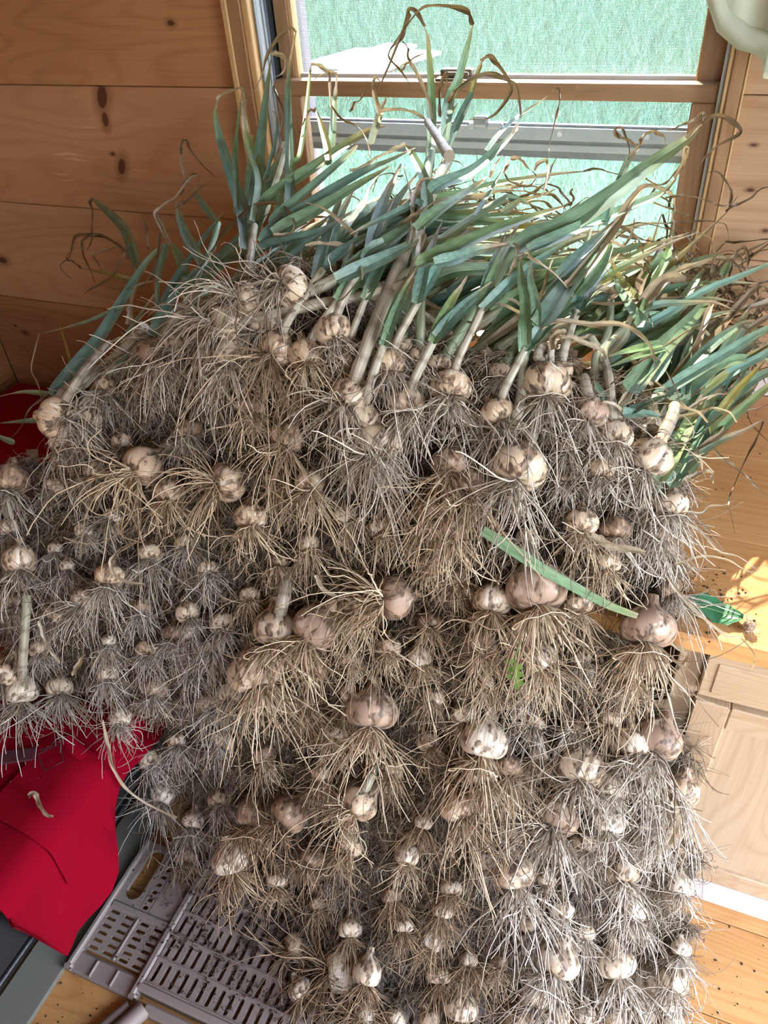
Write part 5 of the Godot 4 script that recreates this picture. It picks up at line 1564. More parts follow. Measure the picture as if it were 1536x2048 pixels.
	garlic("garlic bulb mostly buried under other bulbs' roots, midway toward the red jacket", V(-.740,.789,-.814), 0.042, 39, 10, 1, 2, 0.0, "garlic bulbs buried among the roots, midway toward the red jacket")
	garlic("garlic bulb mostly buried under other bulbs' roots, high toward the red jacket", V(-.792,.826,-.830), 0.038, 33, 11, 1, 2, 0.0, "garlic bulbs buried among the roots, high toward the red jacket")
	garlic("garlic bulb mostly buried under other bulbs' roots, low in the middle of the face", V(-.328,.226,-.606), 0.043, 33, 15, 4, 3, 0.0, "garlic bulbs buried among the roots, low in the middle of the face")
	garlic("garlic bulb mostly buried under other bulbs' roots, low in the middle of the face", V(-.489,.119,-.579), 0.041, 25, 10, 4, 3, 0.0, "garlic bulbs buried among the roots, low in the middle of the face")
	garlic("garlic bulb mostly buried under other bulbs' roots, low toward the cabinet", V(-.066,.229,-.645), 0.040, 34, 22, 2, 0, 0.0, "garlic bulbs buried among the roots, low toward the cabinet")
	garlic("garlic bulb mostly buried under other bulbs' roots, low in the middle of the face", V(-.507,.234,-.619), 0.048, -7, 14, 4, 3, 0.0, "garlic bulbs buried among the roots, low in the middle of the face")
	garlic("garlic bulb mostly buried under other bulbs' roots, midway toward the red jacket", V(-1.397,.341,-.626), 0.048, 17, 17, 1, 2, 0.0, "garlic bulbs buried among the roots, midway toward the red jacket")
	garlic("garlic bulb mostly buried under other bulbs' roots, low in the middle of the face", V(-.624,.421,-.695), 0.049, 38, 7, 4, 1, 0.0, "garlic bulbs buried among the roots, low in the middle of the face")
	garlic("garlic bulb mostly buried under other bulbs' roots, low in the middle of the face", V(-.283,.403,-.679), 0.035, 3, 25, 0, 3, 0.0, "garlic bulbs buried among the roots, low in the middle of the face")
	garlic("garlic bulb mostly buried under other bulbs' roots, midway toward the red jacket", V(-1.290,.528,-.671), 0.047, 53, 25, 1, 2, 0.0, "garlic bulbs buried among the roots, midway toward the red jacket")
	garlic("garlic bulb mostly buried under other bulbs' roots, midway toward the red jacket", V(-1.354,.604,-.703), 0.045, 56, 14, 4, 2, 0.0, "garlic bulbs buried among the roots, midway toward the red jacket")
	garlic("garlic bulb mostly buried under other bulbs' roots, high in the middle of the face", V(-.625,.953,-.905), 0.037, 41, 10, 2, 1, 0.0, "garlic bulbs buried among the roots, high in the middle of the face")
	garlic("garlic bulb mostly buried under other bulbs' roots, midway toward the cabinet", V(.048,.864,-.946), 0.041, 42, 26, 4, 0, 0.0, "garlic bulbs buried among the roots, midway toward the cabinet")
	garlic("garlic bulb mostly buried under other bulbs' roots, high in the middle of the face", V(-.482,.923,-.895), 0.043, 51, 25, 1, 1, 0.0, "garlic bulbs buried among the roots, high in the middle of the face")
	garlic("garlic bulb mostly buried under other bulbs' roots, midway in the middle of the face", V(-.291,.562,-.745), 0.043, 37, 12, 2, 1, 0.0, "garlic bulbs buried among the roots, midway in the middle of the face")
	garlic("garlic bulb mostly buried under other bulbs' roots, midway in the middle of the face", V(-.324,.713,-.803), 0.044, 34, 27, 0, 1, 0.0, "garlic bulbs buried among the roots, midway in the middle of the face")
	garlic("garlic bulb mostly buried under other bulbs' roots, midway in the middle of the face", V(-.533,.568,-.743), 0.042, 32, 12, 4, 1, 0.0, "garlic bulbs buried among the roots, midway in the middle of the face")
	garlic("garlic bulb mostly buried under other bulbs' roots, high toward the red jacket", V(-1.106,.868,-.857), 0.043, 8, 13, 1, 2, 0.0, "garlic bulbs buried among the roots, high toward the red jacket")
	garlic("garlic bulb mostly buried under other bulbs' roots, high in the middle of the face", V(-.407,.973,-.922), 0.042, 13, 25, 4, 1, 0.0, "garlic bulbs buried among the roots, high in the middle of the face")
	garlic("garlic bulb mostly buried under other bulbs' roots, midway in the middle of the face", V(-.470,.524,-.726), 0.043, 11, 2, 0, 1, 0.0, "garlic bulbs buried among the roots, midway in the middle of the face")
	garlic("garlic bulb mostly buried under other bulbs' roots, high in the middle of the face", V(-.581,1.105,-.960), 0.033, 0, 14, 4, 1, 0.0, "garlic bulbs buried among the roots, high in the middle of the face")
	garlic("garlic bulb mostly buried under other bulbs' roots, midway toward the red jacket", V(-1.179,.659,-.715), 0.053, 46, 17, 4, 2, 0.0, "garlic bulbs buried among the roots, midway toward the red jacket")
	garlic("garlic bulb mostly buried under other bulbs' roots, midway in the middle of the face", V(-.314,.777,-.831), 0.044, 14, 9, 4, 1, 0.0, "garlic bulbs buried among the roots, midway in the middle of the face")
	garlic("garlic bulb mostly buried under other bulbs' roots, high toward the red jacket", V(-.750,1.086,-.960), 0.034, 31, 18, 2, 2, 0.0, "garlic bulbs buried among the roots, high toward the red jacket")
	garlic("garlic bulb mostly buried under other bulbs' roots, midway toward the red jacket", V(-.866,.713,-.752), 0.040, 23, 24, 4, 2, 0.0, "garlic bulbs buried among the roots, midway toward the red jacket")
	garlic("garlic bulb mostly buried under other bulbs' roots, midway in the middle of the face", V(-.447,.680,-.783), 0.041, 37, 7, 2, 1, 0.0, "garlic bulbs buried among the roots, midway in the middle of the face")
	garlic("garlic bulb mostly buried under other bulbs' roots, high toward the cabinet", V(-.139,1.013,-.976), 0.031, 38, 15, 4, 0, 0.0, "garlic bulbs buried among the roots, high toward the cabinet")
	garlic("garlic bulb mostly buried under other bulbs' roots, high toward the red jacket", V(-.949,.850,-.834), 0.039, 4, 15, 0, 2, 0.0, "garlic bulbs buried among the roots, high toward the red jacket")
	garlic("garlic bulb mostly buried under other bulbs' roots, low in the middle of the face", V(-.353,.488,-.710), 0.044, 13, 3, 2, 1, 0.0, "garlic bulbs buried among the roots, low in the middle of the face")
	garlic("garlic bulb mostly buried under other bulbs' roots, low toward the cabinet", V(-.124,.413,-.708), 0.045, -17, 4, 0, 0, 0.0, "garlic bulbs buried among the roots, low toward the cabinet")
	garlic("garlic bulb mostly buried under other bulbs' roots, midway toward the cabinet", V(-.116,.639,-.791), 0.036, -4, 4, 1, 0, 0.0, "garlic bulbs buried among the roots, midway toward the cabinet")

func heap_c() -> void:
	garlic("garlic bulb mostly buried under other bulbs' roots, high toward the red jacket", V(-.884,1.058,-.965), 0.041, 50, 22, 0, 2, 0.0, "garlic bulbs buried among the roots, high toward the red jacket")
	garlic("garlic bulb mostly buried under other bulbs' roots, high toward the red jacket", V(-1.325,.815,-.821), 0.046, 43, 29, 0, 2, 0.0, "garlic bulbs buried among the roots, high toward the red jacket")
	garlic("garlic bulb mostly buried under other bulbs' roots, low in the middle of the face", V(-.239,.149,-.582), 0.047, -7, 7, 0, 3, 0.0, "garlic bulbs buried among the roots, low in the middle of the face")
	garlic("garlic bulb mostly buried under other bulbs' roots, high toward the red jacket", V(-.992,1.054,-.962), 0.040, 9, 17, 2, 2, 0.0, "garlic bulbs buried among the roots, high toward the red jacket")
	garlic("garlic bulb mostly buried under other bulbs' roots, low toward the red jacket", V(-.900,.325,-.653), 0.050, 49, 8, 1, 2, 0.0, "garlic bulbs buried among the roots, low toward the red jacket")
	garlic("garlic bulb mostly buried under other bulbs' roots, midway toward the cabinet", V(-.050,.641,-.803), 0.032, -7, 9, 4, 0, 0.0, "garlic bulbs buried among the roots, midway toward the cabinet")
	garlic("garlic bulb mostly buried under other bulbs' roots, midway toward the red jacket", V(-1.067,.664,-.708), 0.044, 3, 10, 2, 2, 0.0, "garlic bulbs buried among the roots, midway toward the red jacket")
	garlic("garlic bulb mostly buried under other bulbs' roots, high toward the cabinet", V(-.175,.932,-.915), 0.038, -4, 13, 0, 0, 0.0, "garlic bulbs buried among the roots, high toward the cabinet")
	garlic("garlic bulb mostly buried under other bulbs' roots, midway toward the red jacket", V(-.719,.421,-.696), 0.047, 2, 9, 2, 2, 0.0, "garlic bulbs buried among the roots, midway toward the red jacket")
	garlic("garlic bulb mostly buried under other bulbs' roots, high toward the red jacket", V(-1.328,.749,-.776), 0.052, 27, 17, 0, 2, 0.0, "garlic bulbs buried among the roots, high toward the red jacket")
	garlic("garlic bulb mostly buried under other bulbs' roots, midway in the middle of the face", V(-.276,.856,-.869), 0.038, 25, 15, 4, 1, 0.0, "garlic bulbs buried among the roots, midway in the middle of the face")
	garlic("garlic bulb mostly buried under other bulbs' roots, midway in the middle of the face", V(-.291,.646,-.779), 0.043, 3, 0, 2, 1, 0.0, "garlic bulbs buried among the roots, midway in the middle of the face")
	garlic("garlic bulb mostly buried under other bulbs' roots, midway toward the cabinet", V(-.147,.688,-.808), 0.040, -12, 5, 4, 0, 0.0, "garlic bulbs buried among the roots, midway toward the cabinet")
	garlic("garlic bulb mostly buried under other bulbs' roots, midway toward the red jacket", V(-.778,.587,-.727), 0.038, 37, 11, 4, 2, 0.0, "garlic bulbs buried among the roots, midway toward the red jacket")
	garlic("garlic bulb mostly buried under other bulbs' roots, low toward the red jacket", V(-.839,.057,-.594), 0.059, 29, 6, 4, 3, 0.0, "garlic bulbs buried among the roots, low toward the red jacket")
	garlic("garlic bulb mostly buried under other bulbs' roots, midway toward the cabinet", V(-.061,.759,-.850), 0.032, 21, 13, 0, 0, 0.0, "garlic bulbs buried among the roots, midway toward the cabinet")
	garlic("garlic bulb mostly buried under other bulbs' roots, high in the middle of the face", V(-.420,.914,-.893), 0.040, 49, 23, 1, 1, 0.0, "garlic bulbs buried among the roots, high in the middle of the face")
	garlic("garlic bulb mostly buried under other bulbs' roots, midway toward the red jacket", V(-.860,.803,-.807), 0.049, 23, 20, 1, 2, 0.0, "garlic bulbs buried among the roots, midway toward the red jacket")
	garlic("garlic bulb mostly buried under other bulbs' roots, low in the middle of the face", V(-.492,.432,-.691), 0.045, 24, 24, 2, 1, 0.0, "garlic bulbs buried among the roots, low in the middle of the face")
	garlic("garlic bulb mostly buried under other bulbs' roots, low toward the red jacket", V(-.739,.264,-.651), 0.050, 34, 4, 2, 2, 0.0, "garlic bulbs buried among the roots, low toward the red jacket")
	garlic("garlic bulb mostly buried under other bulbs' roots, low toward the cabinet", V(.034,.209,-.676), 0.038, 11, 27, 1, 0, 0.0, "garlic bulbs buried among the roots, low toward the cabinet")
	garlic("garlic bulb mostly buried under other bulbs' roots, low in the middle of the face", V(-.476,.035,-.444), 0.050, 53, 15, 1, 3, 0.0, "garlic bulbs buried among the roots, low in the middle of the face")
	garlic("garlic bulb mostly buried under other bulbs' roots, midway in the middle of the face", V(-.515,.647,-.768), 0.047, -3, 4, 4, 1, 0.0, "garlic bulbs buried among the roots, midway in the middle of the face")
	garlic("garlic bulb mostly buried under other bulbs' roots, midway in the middle of the face", V(-.330,.872,-.875), 0.040, 13, 9, 4, 1, 0.0, "garlic bulbs buried among the roots, midway in the middle of the face")
	garlic("garlic bulb mostly buried under other bulbs' roots, midway toward the red jacket", V(-1.277,.689,-.736), 0.054, 37, 29, 0, 2, 0.0, "garlic bulbs buried among the roots, midway toward the red jacket")
	garlic("garlic bulb mostly buried under other bulbs' roots, midway in the middle of the face", V(-.603,.826,-.842), 0.037, 19, 23, 4, 1, 0.0, "garlic bulbs buried among the roots, midway in the middle of the face")
	garlic("garlic bulb mostly buried under other bulbs' roots, midway toward the red jacket", V(-1.064,.398,-.641), 0.055, 54, 23, 0, 2, 0.0, "garlic bulbs buried among the roots, midway toward the red jacket")
	garlic("garlic bulb mostly buried under other bulbs' roots, low toward the cabinet", V(.065,.035,-.599), 0.044, 12, 16, 0, 0, 0.0, "garlic bulbs buried among the roots, low toward the cabinet")
	garlic("garlic bulb mostly buried under other bulbs' roots, low toward the cabinet", V(.121,.035,-.614), 0.044, 32, 12, 2, 0, 0.0, "garlic bulbs buried among the roots, low toward the cabinet")
	garlic("garlic bulb mostly buried under other bulbs' roots, low toward the cabinet", V(.171,.035,-.639), 0.044, 1, 23, 1, 0, 0.0, "garlic bulbs buried among the roots, low toward the cabinet")
	garlic("garlic bulb mostly buried under other bulbs' roots, low toward the cabinet", V(.210,.035,-.661), 0.044, 28, 11, 2, 0, 0.0, "garlic bulbs buried among the roots, low toward the cabinet")
	garlic("garlic bulb mostly buried under other bulbs' roots, low in the middle of the face", V(-.213,.035,-.487), 0.045, 44, 19, 2, 3, 0.0, "garlic bulbs buried among the roots, low in the middle of the face")
	garlic("garlic bulb mostly buried under other bulbs' roots, low toward the cabinet", V(.019,.035,-.578), 0.044, -12, 6, 2, 0, 0.0, "garlic bulbs buried among the roots, low toward the cabinet")
	garlic("garlic bulb mostly buried under other bulbs' roots, low in the middle of the face", V(-.276,.035,-.461), 0.045, -12, -12, 1, 3, 0.0, "garlic bulbs buried among the roots, low in the middle of the face")
	garlic("garlic bulb mostly buried under other bulbs' roots, low in the middle of the face", V(-.337,.035,-.448), 0.045, -13, -12, 0, 3, 0.0, "garlic bulbs buried among the roots, low in the middle of the face")
	garlic("garlic bulb mostly buried under other bulbs' roots, low toward the cabinet", V(.221,.035,-.644), 0.044, 24, 0, 1, 0, 0.0, "garlic bulbs buried among the roots, low toward the cabinet")
	o = garlic("garlic plant with tall arched leaves nearest the window's left casing", V(-.689,1.187,-.984), 0.041, 10, 25, 1, 0, 0.0)
	stalk(o, [V(.000,.000,.000), V(-.056,.020,-.099), V(-.071,.031,-.135), V(-.087,.050,-.190), V(-.104,.071,-.240), V(-.106,.087,-.275)], 0.0098, 0.0084, 0.35, 0.8)
	leaf(o, 0.0278, "g", [V(-.065,.073,-.168), V(-.126,.096,-.271), V(-.220,.115,-.399), V(-.300,.159,-.501), V(-.300,.212,-.499), V(-.291,.233,-.501)], 0.88)
	leaf(o, 0.0108, "d", [V(-.279,.233,-.481), V(-.279,.245,-.493), V(-.261,.253,-.496), V(-.234,.261,-.498), V(-.217,.253,-.487), V(-.200,.224,-.458), V(-.187,.200,-.437)])
	leaf(o, 0.0238, "g", [V(-.075,.102,-.223), V(-.117,.139,-.336), V(-.191,.178,-.432), V(-.212,.218,-.464), V(-.224,.251,-.495)], 0.60)
	leaf(o, 0.0144, "g", [V(-.144,.094,-.275), V(-.230,.158,-.441), V(-.223,.213,-.461), V(-.228,.255,-.495)], 0.92)
	leaf(o, 0.0317, "g", [V(-.078,.096,-.227), V(-.133,.134,-.355), V(-.158,.184,-.428), V(-.177,.246,-.502), V(-.189,.306,-.566)], 0.93)
	leaf(o, 0.0118, "d", [V(-.180,.309,-.550), V(-.170,.312,-.553), V(-.155,.309,-.553), V(-.148,.297,-.547), V(-.150,.283,-.533), V(-.165,.277,-.522)])
	leaf(o, 0.0263, "g", [V(-.030,.068,-.123), V(-.021,.084,-.148), V(.023,.100,-.155), V(.074,.112,-.170), V(.101,.121,-.209), V(.114,.128,-.241)], 0.88)
	leaf(o, 0.0098, "b", [V(-.149,.048,-.180), V(-.161,.062,-.228), V(-.140,.088,-.252), V(-.105,.114,-.266), V(-.051,.128,-.252), V(-.008,.127,-.224), V(.030,.119,-.179), V(.033,.112,-.154), V(.015,.107,-.152), V(-.010,.104,-.161)])
	o = garlic("garlic plant with a cut square stem and broad leaves swept right", V(-.653,1.198,-.994), 0.039, 10, 25, 1, 0, 0.0)
	stalk(o, [V(.000,.000,.000), V(-.130,.056,-.216), V(-.133,.082,-.274), V(-.144,.120,-.357), V(-.147,.168,-.423)], 0.0109, 0.0093, 0.55, 0.35)
	leaf(o, 0.0287, "g", [V(-.110,.086,-.213), V(-.112,.110,-.273), V(-.065,.141,-.310), V(-.034,.159,-.350), V(-.003,.179,-.409), V(.028,.194,-.453), V(.049,.196,-.465)], 0.72)
	leaf(o, 0.0340, "g", [V(-.058,.077,-.148), V(-.052,.089,-.173), V(-.021,.109,-.214), V(.012,.130,-.269), V(.057,.151,-.328), V(.096,.163,-.365), V(.129,.174,-.411)], 0.93)
	leaf(o, 0.0293, "g", [V(-.046,.090,-.164), V(-.020,.103,-.185), V(.018,.120,-.230), V(.060,.140,-.291), V(.103,.159,-.347)], 0.95)
	leaf(o, 0.0278, "g", [V(-.055,.099,-.187), V(-.054,.107,-.210), V(-.027,.132,-.263), V(.015,.170,-.364), V(.022,.180,-.393)], 0.90)
	leaf(o, 0.0087, "d", [V(.033,.153,-.326), V(.050,.155,-.335), V(.074,.168,-.373), V(.100,.173,-.395)])
	leaf(o, 0.0223, "g", [V(-.056,.095,-.198), V(-.071,.107,-.238), V(-.099,.135,-.314), V(-.099,.166,-.362)], 0.70)
	leaf(o, 0.0093, "g", [V(-.146,.129,-.328), V(-.148,.160,-.370), V(-.157,.193,-.419), V(-.173,.213,-.452), V(-.186,.219,-.461)], 0.80)
	o = garlic("garlic plant whose thin straight leaves cross the sash rail at left", V(-.630,1.204,-1.001), 0.039, 10, 25, 1, 0, 0.0)
	stalk(o, [V(.000,.000,.000), V(-.032,.037,-.085), V(-.043,.053,-.130), V(-.064,.071,-.195), V(-.094,.093,-.268)], 0.0086, 0.0074, 0.5, 0.9)
	leaf(o, 0.0201, "g", [V(-.065,.100,-.213), V(-.102,.131,-.300), V(-.125,.158,-.351), V(-.189,.229,-.489), V(-.202,.255,-.525), V(-.205,.289,-.553), V(-.196,.327,-.565)], 0.72)
	leaf(o, 0.0095, "b", [V(-.188,.329,-.549), V(-.196,.334,-.551), V(-.206,.333,-.553), V(-.232,.318,-.548), V(-.246,.298,-.534), V(-.247,.275,-.513), V(-.250,.255,-.491), V(-.259,.240,-.473), V(-.278,.229,-.462)])
	leaf(o, 0.0139, "g", [V(-.095,.135,-.294), V(-.106,.153,-.329), V(-.102,.163,-.348), V(-.134,.209,-.451), V(-.164,.258,-.543), V(-.166,.272,-.556)], 0.85)
	leaf(o, 0.0106, "d", [V(-.158,.275,-.540), V(-.141,.273,-.542), V(-.126,.268,-.540), V(-.116,.261,-.537), V(-.103,.240,-.503), V(-.085,.220,-.464), V(-.059,.208,-.441)])
	leaf(o, 0.0175, "g", [V(-.045,.149,-.342), V(-.058,.170,-.394), V(-.095,.218,-.501), V(-.115,.255,-.564)], 0.75)
	leaf(o, 0.0083, "d", [V(-.108,.257,-.548), V(-.120,.261,-.550), V(-.139,.258,-.543), V(-.151,.251,-.528)])
	leaf(o, 0.0171, "y", [V(-.042,.157,-.347), V(-.062,.172,-.384), V(-.095,.195,-.433), V(-.123,.214,-.473)], 0.80)
	leaf(o, 0.0091, "b", [V(-.113,.217,-.455), V(-.122,.215,-.448), V(-.123,.206,-.426), V(-.125,.196,-.403)])
	leaf(o, 0.0059, "b", [V(-.085,.220,-.464), V(-.045,.204,-.434), V(-.007,.193,-.414), V(.032,.172,-.365), V(.049,.154,-.310)])
	leaf(o, 0.0078, "b", [V(-.223,.249,-.497), V(-.207,.235,-.481), V(-.180,.208,-.442), V(-.165,.184,-.397), V(-.137,.162,-.349)])
	o = garlic("garlic plant with the highest arching leaves against the upper pane", V(-.422,1.180,-1.030), 0.038, 10, 25, 1, 0, 0.0)
	stalk(o, [V(.000,.000,.000), V(-.040,.132,-.232), V(-.053,.150,-.282), V(-.077,.172,-.380), V(-.093,.184,-.432)], 0.0099, 0.0084, 0.7, 0.95)
	leaf(o, 0.0194, "g", [V(-.074,.189,-.379), V(-.107,.221,-.477), V(-.125,.270,-.529), V(-.139,.333,-.556), V(-.151,.357,-.568)], 0.70)
	leaf(o, 0.0136, "b", [V(-.143,.356,-.550), V(-.164,.374,-.563), V(-.177,.379,-.569), V(-.184,.365,-.560), V(-.188,.339,-.545), V(-.205,.321,-.535), V(-.203,.309,-.527), V(-.180,.291,-.516), V(-.157,.269,-.503)])
	leaf(o, 0.0213, "g", [V(-.057,.196,-.403), V(-.080,.240,-.501), V(-.069,.275,-.526), V(-.059,.324,-.548), V(-.053,.356,-.565)], 0.90)
	leaf(o, 0.0119, "b", [V(-.048,.357,-.549), V(-.053,.371,-.559), V(-.062,.378,-.566), V(-.098,.383,-.566), V(-.140,.385,-.563), V(-.164,.370,-.552), V(-.185,.340,-.537), V(-.200,.305,-.515), V(-.209,.279,-.493), V(-.209,.262,-.473)])
	leaf(o, 0.0157, "y", [V(-.050,.210,-.472), V(-.046,.235,-.509), V(-.035,.286,-.547), V(-.030,.300,-.554)], 0.55)
	leaf(o, 0.0118, "b", [V(-.027,.300,-.537), V(-.016,.307,-.542), V(.007,.296,-.540), V(.030,.270,-.536), V(.032,.253,-.527), V(.017,.228,-.485), V(.002,.221,-.465), V(-.028,.221,-.466)])
	leaf(o, 0.0191, "g", [V(-.043,.186,-.364), V(-.052,.206,-.451), V(-.042,.248,-.512), V(-.039,.259,-.521)], 0.90)
	leaf(o, 0.0132, "b", [V(-.078,.243,-.489), V(-.065,.256,-.500), V(-.056,.262,-.504), V(-.026,.280,-.518), V(.002,.283,-.525), V(.025,.276,-.528), V(.042,.264,-.527), V(.054,.230,-.512), V(.060,.219,-.479), V(.063,.209,-.436)])
	leaf(o, 0.0060, "b", [V(-.176,.293,-.508), V(-.165,.301,-.514), V(-.147,.314,-.522), V(-.133,.318,-.525)])
	leaf(o, 0.0076, "b", [V(-.166,.299,-.531), V(-.174,.321,-.543), V(-.189,.336,-.551)])
	leaf(o, 0.0091, "d", [V(-.099,.220,-.459), V(-.127,.253,-.503), V(-.147,.283,-.519), V(-.165,.301,-.528), V(-.183,.295,-.523), V(-.202,.288,-.516)])
	leaf(o, 0.0160, "y", [V(-.188,.196,-.370), V(-.198,.220,-.430), V(-.200,.238,-.466), V(-.200,.251,-.486)], 0.60)
	leaf(o, 0.0103, "d", [V(-.194,.233,-.432), V(-.211,.251,-.463), V(-.225,.271,-.489), V(-.225,.282,-.500), V(-.212,.275,-.494)])
	leaf(o, 0.0179, "y", [V(-.063,.192,-.369), V(-.071,.204,-.422), V(-.069,.222,-.474), V(-.059,.242,-.497)], 0.80)
	leaf(o, 0.0102, "d", [V(-.200,.233,-.450), V(-.164,.233,-.463), V(-.135,.228,-.465), V(-.113,.220,-.458), V(-.095,.209,-.435)])
	leaf(o, 0.0077, "b", [V(-.256,.234,-.437), V(-.254,.245,-.458), V(-.245,.250,-.468), V(-.244,.277,-.505)])
	leaf(o, 0.0090, "b", [V(-.085,.223,-.466), V(-.095,.253,-.503), V(-.097,.276,-.516), V(-.089,.286,-.521), V(-.090,.264,-.510), V(-.094,.246,-.497)])
	o = garlic("garlic plant with a slim jointed green stem left of the lower pane", V(-.390,1.163,-1.029), 0.037, 10, 25, 1, 0, 0.0)
	stalk(o, [V(.000,.000,.000), V(-.027,.124,-.115), V(-.012,.130,-.165), V(.017,.138,-.256), V(.051,.149,-.325)], 0.0074, 0.0063, 0.6, 0.85)
	leaf(o, 0.0134, "g", [V(.027,.150,-.220), V(.029,.161,-.281), V(.033,.176,-.322), V(.042,.198,-.379)], 0.90)
	leaf(o, 0.0093, "d", [V(.045,.202,-.363), V(.059,.199,-.367), V(.073,.193,-.358), V(.082,.188,-.351)])
	leaf(o, 0.0121, "g", [V(.062,.163,-.281), V(.085,.159,-.280), V(.104,.154,-.280)], 0.80)
	leaf(o, 0.0154, "g", [V(.001,.209,-.375), V(.009,.223,-.428), V(.024,.237,-.497), V(.058,.257,-.520), V(.077,.272,-.531)], 0.70)
	leaf(o, 0.0072, "b", [V(.075,.270,-.534), V(.082,.274,-.538), V(.091,.269,-.532), V(.095,.258,-.518), V(.094,.236,-.487), V(.097,.209,-.430), V(.106,.194,-.396)])
	leaf(o, 0.0083, "d", [V(.091,.184,-.355), V(.091,.191,-.375), V(.102,.193,-.386), V(.110,.182,-.363), V(.115,.165,-.325), V(.114,.156,-.296)])
	leaf(o, 0.0068, "b", [V(.049,.196,-.348), V(.044,.189,-.328), V(.055,.180,-.312), V(.073,.175,-.309), V(.093,.173,-.317), V(.096,.181,-.344), V(.078,.191,-.357)])
	leaf(o, 0.0122, "y", [V(.066,.152,-.238), V(.086,.158,-.277), V(.111,.158,-.307), V(.131,.162,-.339)], 0.50)
	o = garlic("garlic plant with one long pale leaf running flat to the right", V(-.458,1.195,-1.029), 0.037, 10, 25, 1, 0, 0.0)
	stalk(o, [V(.000,.000,.000), V(.020,.069,-.053), V(.044,.082,-.067), V(.063,.086,-.098)], 0.0068, 0.0058, 0.5, 0.85)
	leaf(o, 0.0310, "g", [V(.056,.101,-.036), V(.095,.103,-.106), V(.130,.107,-.180), V(.179,.110,-.252), V(.223,.107,-.328)], 0.88)
	leaf(o, 0.0081, "b", [V(.224,.111,-.307), V(.232,.120,-.323), V(.227,.128,-.335), V(.229,.135,-.345)])
	leaf(o, 0.0160, "g", [V(.008,.136,-.199), V(-.007,.136,-.202), V(-.042,.124,-.171), V(-.071,.115,-.147), V(-.092,.108,-.120)], 0.82)
	leaf(o, 0.0242, "g", [V(.083,.104,-.041), V(.106,.103,-.070), V(.132,.104,-.112), V(.179,.106,-.145)], 0.75)
	leaf(o, 0.0082, "d", [V(.179,.104,-.145), V(.188,.100,-.125), V(.190,.086,-.081), V(.189,.080,-.067)])
	o = garlic("garlic plant with the widest long leaf reaching the right window stile", V(-.357,1.152,-1.033), 0.040, 10, 25, 1, 0, 0.0)
	stalk(o, [V(.000,.000,.000), V(.067,.121,-.144), V(.076,.128,-.168), V(.088,.126,-.206)], 0.0095, 0.0081, 0.7, 0.9)
	leaf(o, 0.0423, "g", [V(.082,.140,-.127), V(.100,.139,-.188), V(.129,.135,-.258), V(.190,.165,-.336), V(.244,.182,-.491), V(.289,.211,-.527), V(.308,.233,-.537)], 0.86)
	leaf(o, 0.0114, "b", [V(.290,.215,-.511), V(.306,.236,-.518), V(.333,.242,-.554), V(.358,.229,-.574), V(.373,.211,-.578), V(.342,.200,-.545), V(.325,.182,-.532), V(.315,.153,-.528)])
	leaf(o, 0.0083, "b", [V(.308,.238,-.516), V(.307,.252,-.526), V(.292,.246,-.513), V(.280,.240,-.508), V(.263,.231,-.499), V(.252,.232,-.496)])
	leaf(o, 0.0274, "g", [V(.104,.140,-.134), V(.120,.136,-.182), V(.166,.135,-.282), V(.225,.130,-.409), V(.263,.127,-.496), V(.282,.149,-.512)], 0.90)
	leaf(o, 0.0107, "d", [V(.282,.147,-.516), V(.288,.170,-.518), V(.288,.195,-.517), V(.293,.197,-.520), V(.296,.182,-.522)])
	leaf(o, 0.0060, "b", [V(.269,.117,-.506), V(.293,.114,-.527), V(.328,.106,-.542), V(.363,.094,-.549), V(.383,.096,-.556), V(.394,.108,-.565)])
	leaf(o, 0.0060, "b", [V(.252,.116,-.469), V(.289,.086,-.526), V(.312,.077,-.533), V(.325,.067,-.530), V(.327,.055,-.521)])
	leaf(o, 0.0057, "b", [V(.229,.169,-.438), V(.258,.144,-.479), V(.279,.162,-.500), V(.290,.180,-.507)])
	o = garlic("garlic plant with a bleached bent leaf before the lower pane", V(-.264,1.140,-1.055), 0.039, 10, 25, 1, 0, 0.0)
	stalk(o, [V(.000,.000,.000), V(.049,.089,-.124), V(.055,.089,-.155), V(.063,.090,-.197)], 0.0079, 0.0067, 0.7, 0.95)
	leaf(o, 0.0192, "d", [V(.071,.101,-.111), V(.077,.102,-.158), V(.107,.122,-.298), V(.129,.154,-.384), V(.146,.159,-.433), V(.176,.137,-.481), V(.191,.115,-.502), V(.193,.069,-.511)])
	leaf(o, 0.0218, "g", [V(.057,.113,-.120), V(.082,.122,-.228), V(.110,.135,-.329)], 0.80)
	leaf(o, 0.0157, "g", [V(.094,.138,-.291), V(.098,.158,-.308), V(.106,.203,-.408), V(.117,.218,-.443), V(.122,.227,-.455)], 0.60)
	leaf(o, 0.0097, "b", [V(.123,.228,-.436), V(.128,.239,-.451), V(.140,.243,-.460), V(.152,.240,-.464), V(.159,.234,-.465), V(.163,.223,-.462)])
	leaf(o, 0.0098, "b", [V(.116,.222,-.445), V(.101,.231,-.445), V(.085,.237,-.442), V(.077,.246,-.452), V(.084,.248,-.458), V(.093,.243,-.456), V(.107,.221,-.436), V(.108,.208,-.418)])
	leaf(o, 0.0085, "d", [V(.109,.111,-.293), V(.127,.089,-.328), V(.135,.093,-.356), V(.136,.108,-.374), V(.136,.121,-.385)])
	o = garlic("garlic plant standing up with broad sunlit pale leaves behind two-stemmed bulb", V(-.232,1.081,-1.002), 0.041, 10, 25, 1, 0, 0.0)
	stalk(o, [V(.000,.000,.000), V(.013,.030,.015), V(.010,.044,-.021), V(.001,.077,-.064), V(.004,.100,-.077), V(.013,.124,-.095)], 0.0088, 0.0075, 0.0, 0.75)
